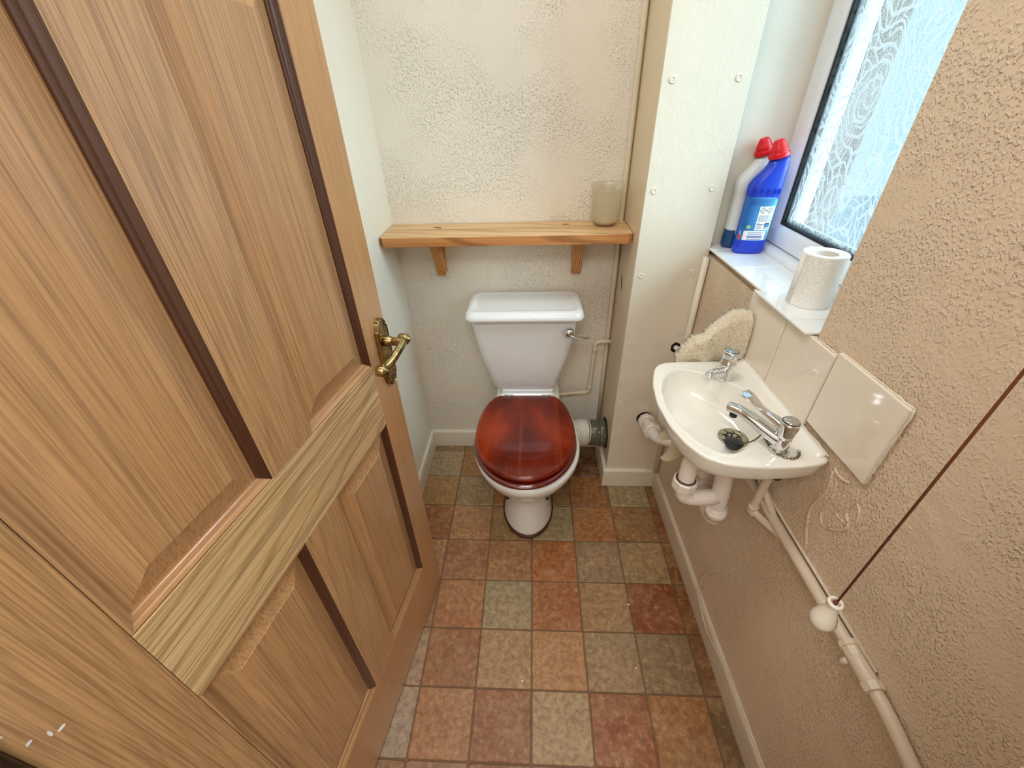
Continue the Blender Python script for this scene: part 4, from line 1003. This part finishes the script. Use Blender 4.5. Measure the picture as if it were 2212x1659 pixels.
# blue bottle
def labelblue():
    t = NT('blue_label'); v = t.coord(); sp_ = t.n('ShaderNodeSeparateXYZ'); t.l(v, sp_.inputs[0])
    f_ = t.math('MULTIPLY_ADD', sp_.outputs[0], 9.0); 
    n = t.noise(v, 260, 2)
    x = t.n('ShaderNodeMapRange'); x.inputs['From Min'].default_value = -.03; x.inputs['From Max'].default_value = .03; t.l(sp_.outputs[0], x.inputs[0])
    c = t.mix(x.outputs[0], col((30, 96, 186)), col((96, 180, 222)))
    t.l(t.mix(t.math('MULTIPLY', n, .3), c, col((60, 150, 205))), t.b.inputs['Base Color']); t.set(Roughness=.35); return t.m
bb, S = bottle('bleach_bottle', 'blue angled neck toilet cleaner bottle with red cap on the sill', (.6125, 1.2185, SZ+.0003), M_blue, M_red)
bb.rotation_euler = (0, 0, math.radians(-4))
cap(bb, M_red)
label_patch(bb, 'label', -88, 88, .0375, .1490, labelblue(), off=.0003)
gridpatch(bb, 'label_panel', -.0060, .0330, .066, .126, M_white, .0006)
gridpatch(bb, 'label_panel', -.0370, .0340, .0385, .0635, M_white, .0005)
strips(bb, 'label_stripe', [(-.0345, .0335, z, z+.0016) for z in (.0580, .0540, .0405)], simple('violet_print', (110, 110, 170), .5), .0009)
strips(bb, 'label_band', [(-.0345, .0335, .0450, .0510)], simple('lilac_print', (140, 136, 190), .5), .0009)
strips(bb, 'red_mark', [(-.0385, -.0340, .0400, .0520)], simple('red_print', (220, 60, 60), .5), .0010)
diamond(bb, .0035, .1165, .0082, .0010); diamond(bb, .0210, .1165, .0082, .0010)
strips(bb, 'symbol_mark', [(.0005, .0040, .1160, .1168), (.0030, .0062, .1178, .1188), (.0010, .0030, .1140, .1146), (.0195, .0205, .1130, .1200), (.0205, .0240, .1140, .1150)], M_bin, .0011)
strips(bb, 'small_print', lines(-.0035, .0310, .0870, .1040, .0022, rnd), simple('grey_print', (120, 124, 140), .5), .0010)
strips(bb, 'small_print', lines(-.0035, .0110, .0680, .0760, .0020, rnd), simple('grey_print_b', (120, 124, 140), .5), .0010)
strips(bb, 'small_print', lines(-.0300, .0300, .1290, .1440, .0026, rnd, .3), simple('navy_print', (26, 74, 150), .5), .0009)
text_on(bb, 'volume_text', '750ml e', -.0040, .0785, .0066, M_bin)
strips(bb, 'store_emblem', [(.0185, .0300, .0690, .0845)], M_bin, .0011)
strips(bb, 'store_emblem', [(.0200, .0285, .0735, .0780)], simple('emblem_blue', (60, 140, 210), .4), .0013)
strips(bb, 'store_emblem', [(.0195, .0290, .0700, .0725)], simple('emblem_pale', (230, 236, 240), .4), .0013)
P = [(.0243+.0040*math.cos(t_*math.pi/8), .0778+.0046*math.sin(t_*math.pi/8)) for t_ in range(9)]
flatpatch(bb, 'store_emblem', P, simple('emblem_blue_b', (60, 140, 210), .4), .0013)
P = [(-.0215+.0066*math.cos(t_*math.pi/8), .0735+.0066*math.sin(t_*math.pi/8)) for t_ in range(16)]
flatpatch(bb, 'green_roundel', P, simple('green_print', (40, 150, 110), .5), .0009)
P = [(-.0215+.0050*math.cos(t_*math.pi/8), .0735+.0050*math.sin(t_*math.pi/8)) for t_ in range(16)]
flatpatch(bb, 'green_roundel', P, simple('pale_green_print', (180, 224, 200), .5), .0011)
text_on(bb, 'roundel_text', '25', -.0250, .0712, .0056, simple('deep_green_print', (20, 110, 80), .5), .0013)
for i, x in enumerate((-.030, -.0145, .003, .018, .030)):
    P = [(x+.0030*math.cos(t_*math.pi/8), .1628+.0070*math.sin(t_*math.pi/8)) for t_ in range(16)]
    V = [(a, xsurf(a, .0016, .0418, .0252), z) for a, z in P]; Vi = [(x+(a-x)*.5, xsurf(a, .0009-.0012, .0418, .0252), .1628+(z-.1628)*.75) for a, z in P]
    mesh('grip_dimple', *loft([V, Vi], False, True), M_blue, bb)
tri = [(-.006, .010), (.006, .010), (0, .021)]
parts = []
for k_ in range(3):
    p, q = tri[k_], tri[(k_+1) % 3]; cx_, cz_ = 0, .0137
    Pq = [p, q, (cx_+(q[0]-cx_)*.82, cz_+(q[1]-cz_)*.82), (cx_+(p[0]-cx_)*.82, cz_+(p[1]-cz_)*.82)]
    parts.append(([(a, xsurf(a, .0016, .0415, .025), z) for a, z in Pq], [(0, 1, 2, 3)]))
mesh('moulded_triangle', *join(parts), simple('blue_raised', (50, 92, 216), .3), bb)
# half empty white / clear bottle
def clearm():
    t = NT('clear_bottle_plastic'); v = t.coord(); s_ = t.n('ShaderNodeSeparateXYZ'); t.l(v, s_.inputs[0])
    t.l(t.mix(t.ramp(t.math('MULTIPLY', s_.outputs[2], 10), [(.50, (0, 0, 0)), (.52, (1, 1, 1))]), col((24, 78, 132)), col((240, 248, 248))), t.b.inputs['Base Color'])
    t.set(Roughness=.28, Transmission__Weight=.15); return t.m
b2, _ = bottle('bleach_bottle', 'milky white angled neck bottle with red cap half hidden behind the blue one', (.6010, 1.2735, SZ+.0003), clearm(), M_red)
b2.rotation_euler = (0, 0, math.radians(2))
cap(b2, M_red)
gridpatch(b2, 'label', -.0200, .0360, .0400, .1480, simple('grey_label', (222, 230, 232), .45), .0004)
strips(b2, 'label_heading', [(-.0170, .0340, .1320, .1440)], M_ink, .0008)
strips(b2, 'heading_text', lines(-.0150, .0320, .1340, .1430, .0045, rnd, .5), M_white, .0010)
strips(b2, 'small_print', lines(-.0180, .0350, .0560, .1290, .0026, rnd, .55), simple('dark_grey_print', (70, 74, 96), .5), .0008)
strips(b2, 'barcode', [(-.0180+i*.0028, -.0180+i*.0028+rnd.uniform(.001, .0024), .0425, .0525) for i in range(16)], M_ink, .0008)
gridpatch(b2, 'label_panel', -.0175, -.0005, .0860, .1060, M_white, .0010)
diamond(b2, -.0090, .0965, .0075, .0013)
strips(b2, 'symbol_mark', [(-.0097, -.0083, .0955, .1005), (-.0096, -.0084, .0930, .0942)], M_bin, .0014)
text_on(b2, 'volume_text', '750ml e', -.0185, .0545, .0062, M_ink, .0014)

# ------------------------------------------------------------------ toilet roll
rl = thing('paper_roll', 'white embossed paper roll standing on the tiled window sill', 'paper roll', (.596, .863, SZ+.0003))
def paper():
    t = NT('embossed_paper'); tc = t.n('ShaderNodeTexCoord'); sp_ = t.n('ShaderNodeSeparateXYZ'); t.l(tc.outputs['Object'], sp_.inputs[0])
    an = t.math('ARCTAN2', sp_.outputs[1], sp_.outputs[0])
    a_ = t.math('ADD', t.math('MULTIPLY', an, 40), t.math('MULTIPLY', sp_.outputs[2], 900)); b_ = t.math('SUBTRACT', t.math('MULTIPLY', an, 40), t.math('MULTIPLY', sp_.outputs[2], 900))
    h = t.math('MULTIPLY', t.math('SINE', a_), t.math('SINE', b_)); t.set(Base__Color=col((252, 251, 247)), Roughness=.9); t.bump(h, .0009, .7); return t.m
Mp = paper(); RR = .0405; RH = .108
prof = [(.021, 0), (RR-.001, 0), (RR, .001), (RR, RH-.002), (RR-.0012, RH), (.029, RH-.0005), (.022, RH-.001), (.021, RH-.0015), (.0205, RH-.003), (.0200, .002)]
V, F = loft([[(r_*math.cos(2*math.pi*j/56), r_*math.sin(2*math.pi*j/56), z_) for j in range(56)] for r_, z_ in prof], False, False)
n0 = (len(prof)-1)*56; F += [(n0+j, n0+(j+1) % 56, (j+1) % 56, j) for j in range(56)]
mesh('paper_winding', V, F, Mp, rl, smooth=True, bevel=.0005)
mesh('card_core', *loft([[(r_*math.cos(2*math.pi*j/40), r_*math.sin(2*math.pi*j/40), z_) for j in range(40)] for r_, z_ in ((.0196, .001), (.0196, RH-.004), (.0186, RH-.004), (.0186, .001))], False, False), simple('core_card', (214, 206, 196), .9), rl, smooth=True)
sp1 = [((RR+.0008)*math.cos(math.radians(a)), (RR+.0008)*math.sin(math.radians(a))) for a in range(95, 190, 6)]
V = [(x, y, z) for z in (.001, RH+.0005) for x, y in sp1]; n_ = len(sp1)
mesh('loose_sheet', V, [(i, i+1, n_+i+1, n_+i) for i in range(n_-1)], Mp, rl, smooth=True, solid=.0006)

# ------------------------------------------------------------------ light pull
lpz = .802
pk = thing('light_pull', 'white ceramic pear shaped light pull on a brown cord', 'light pull', (.4000, .2985, lpz))
mesh('pull_knob', *lathe([(.001, 0), (.0090, .0010), (.0138, .0055), (.0156, .0130), (.0150, .0210), (.0118, .0310), (.0090, .0400), (.0078, .0480), (.0080, .0520), (.0092, .0540), (.0096, .0570), (.0086, .0592), (.0062, .0596), (.0052, .0570), (.0050, .050), (.001, .0490)], 40), simple('knob_ceramic', (236, 228, 214), .15, Coat__Weight=.5), pk, smooth=True)
mesh('pull_cord', *tube([(.001, 0, .050), (.0, 0, .4), (0, 0, .9), (0, 0, CZ-lpz-.03)], .0014, 8), M_cord, pk, smooth=True)
mesh('cord_knot', *lathe([(.0005, .0555), (.0030, .057), (.0028, .060), (.0005, .061)], 10), M_cord, pk, smooth=True)
def knobpatch(cth, cz_, dth_, dz, rot, mat, nm):
    P = []
    for k_ in range(12):
        t_ = 2*math.pi*k_/12; a_ = dz*math.cos(t_); b_ = dth_*math.sin(t_)*(1 if True else 0)
        z = cz_+a_*math.cos(rot)-b_*math.sin(rot); s_ = a_*math.sin(rot)+b_*math.cos(rot)
        r_ = .0158 if z < .018 else .0154-(z-.018)*.27
        th = cth+s_/r_; P.append(((r_+.0004)*math.cos(th), (r_+.0004)*math.sin(th), z))
    mesh(nm, P, [tuple(range(12))], mat, pk)
gm = simple('leaf_print', (104, 112, 60), .4); am = math.radians(-75)
for (dt, z, a, b_, ro_) in ((.0, .022, .0018, .0055, 1.0), (.18, .019, .0016, .0050, .3), (-.15, .017, .0014, .0050, 1.5), (.1, .026, .0014, .0042, 2.1)):
    knobpatch(am+dt+.5, z, a, b_, ro_, gm, 'leaf_motif')
mesh('ceiling_switch', *lathe([(.04, CZ-lpz-.001), (.04, CZ-lpz-.02), (.034, CZ-lpz-.03), (.004, CZ-lpz-.034)], 28), M_plastic_w, pk, smooth=True)

# ------------------------------------------------------------------ added fill lamps (unseen fittings at the two fill area lights)
for nm, loc, lb in (('fill_lamp', (-.02, .75, CZ-.001), 'unseen opal ceiling lamp of the toilet room, lit as added fill'), ('fill_lamp', (-.05, -.62, 2.349), 'unseen opal ceiling lamp added in the hall for fill')):
    o = thing(nm, lb, 'lamp', loc)
    mesh('fill_lamp_base', *lathe([(.07, 0), (.07, -.012), (.06, -.015)], 28), M_plastic_w, o, smooth=True)
    mesh('fill_lamp_shade', *lathe([(.11, -.015), (.12, -.03), (.10, -.055), (.05, -.068), (.001, -.07)], 28), simple('opal_shade', (240, 236, 226), .4), o, smooth=True)

# small chips of paint on the floor
for k_, (x, y, a, lb) in enumerate(((.3205, .7290, .0050, 'tiny white paint chip on the dark red tile below the basin'), (.3075, .5390, .0040, 'tiny white paint chip on the grey tile near the right skirting'), (-.0340, .4960, .0042, 'tiny white sliver on the dark tile in front of toilet'))):
    P = [(x+a*math.cos(t_*1.05)*(.9 if t_ % 2 else .5), y+a*math.sin(t_*1.05)*.6*(.6 if t_ % 2 else 1)) for t_ in range(6)]
    tag(mesh('paint_chip', *prism(P, .0001, .0012), M_white), lb, 'paint chip')
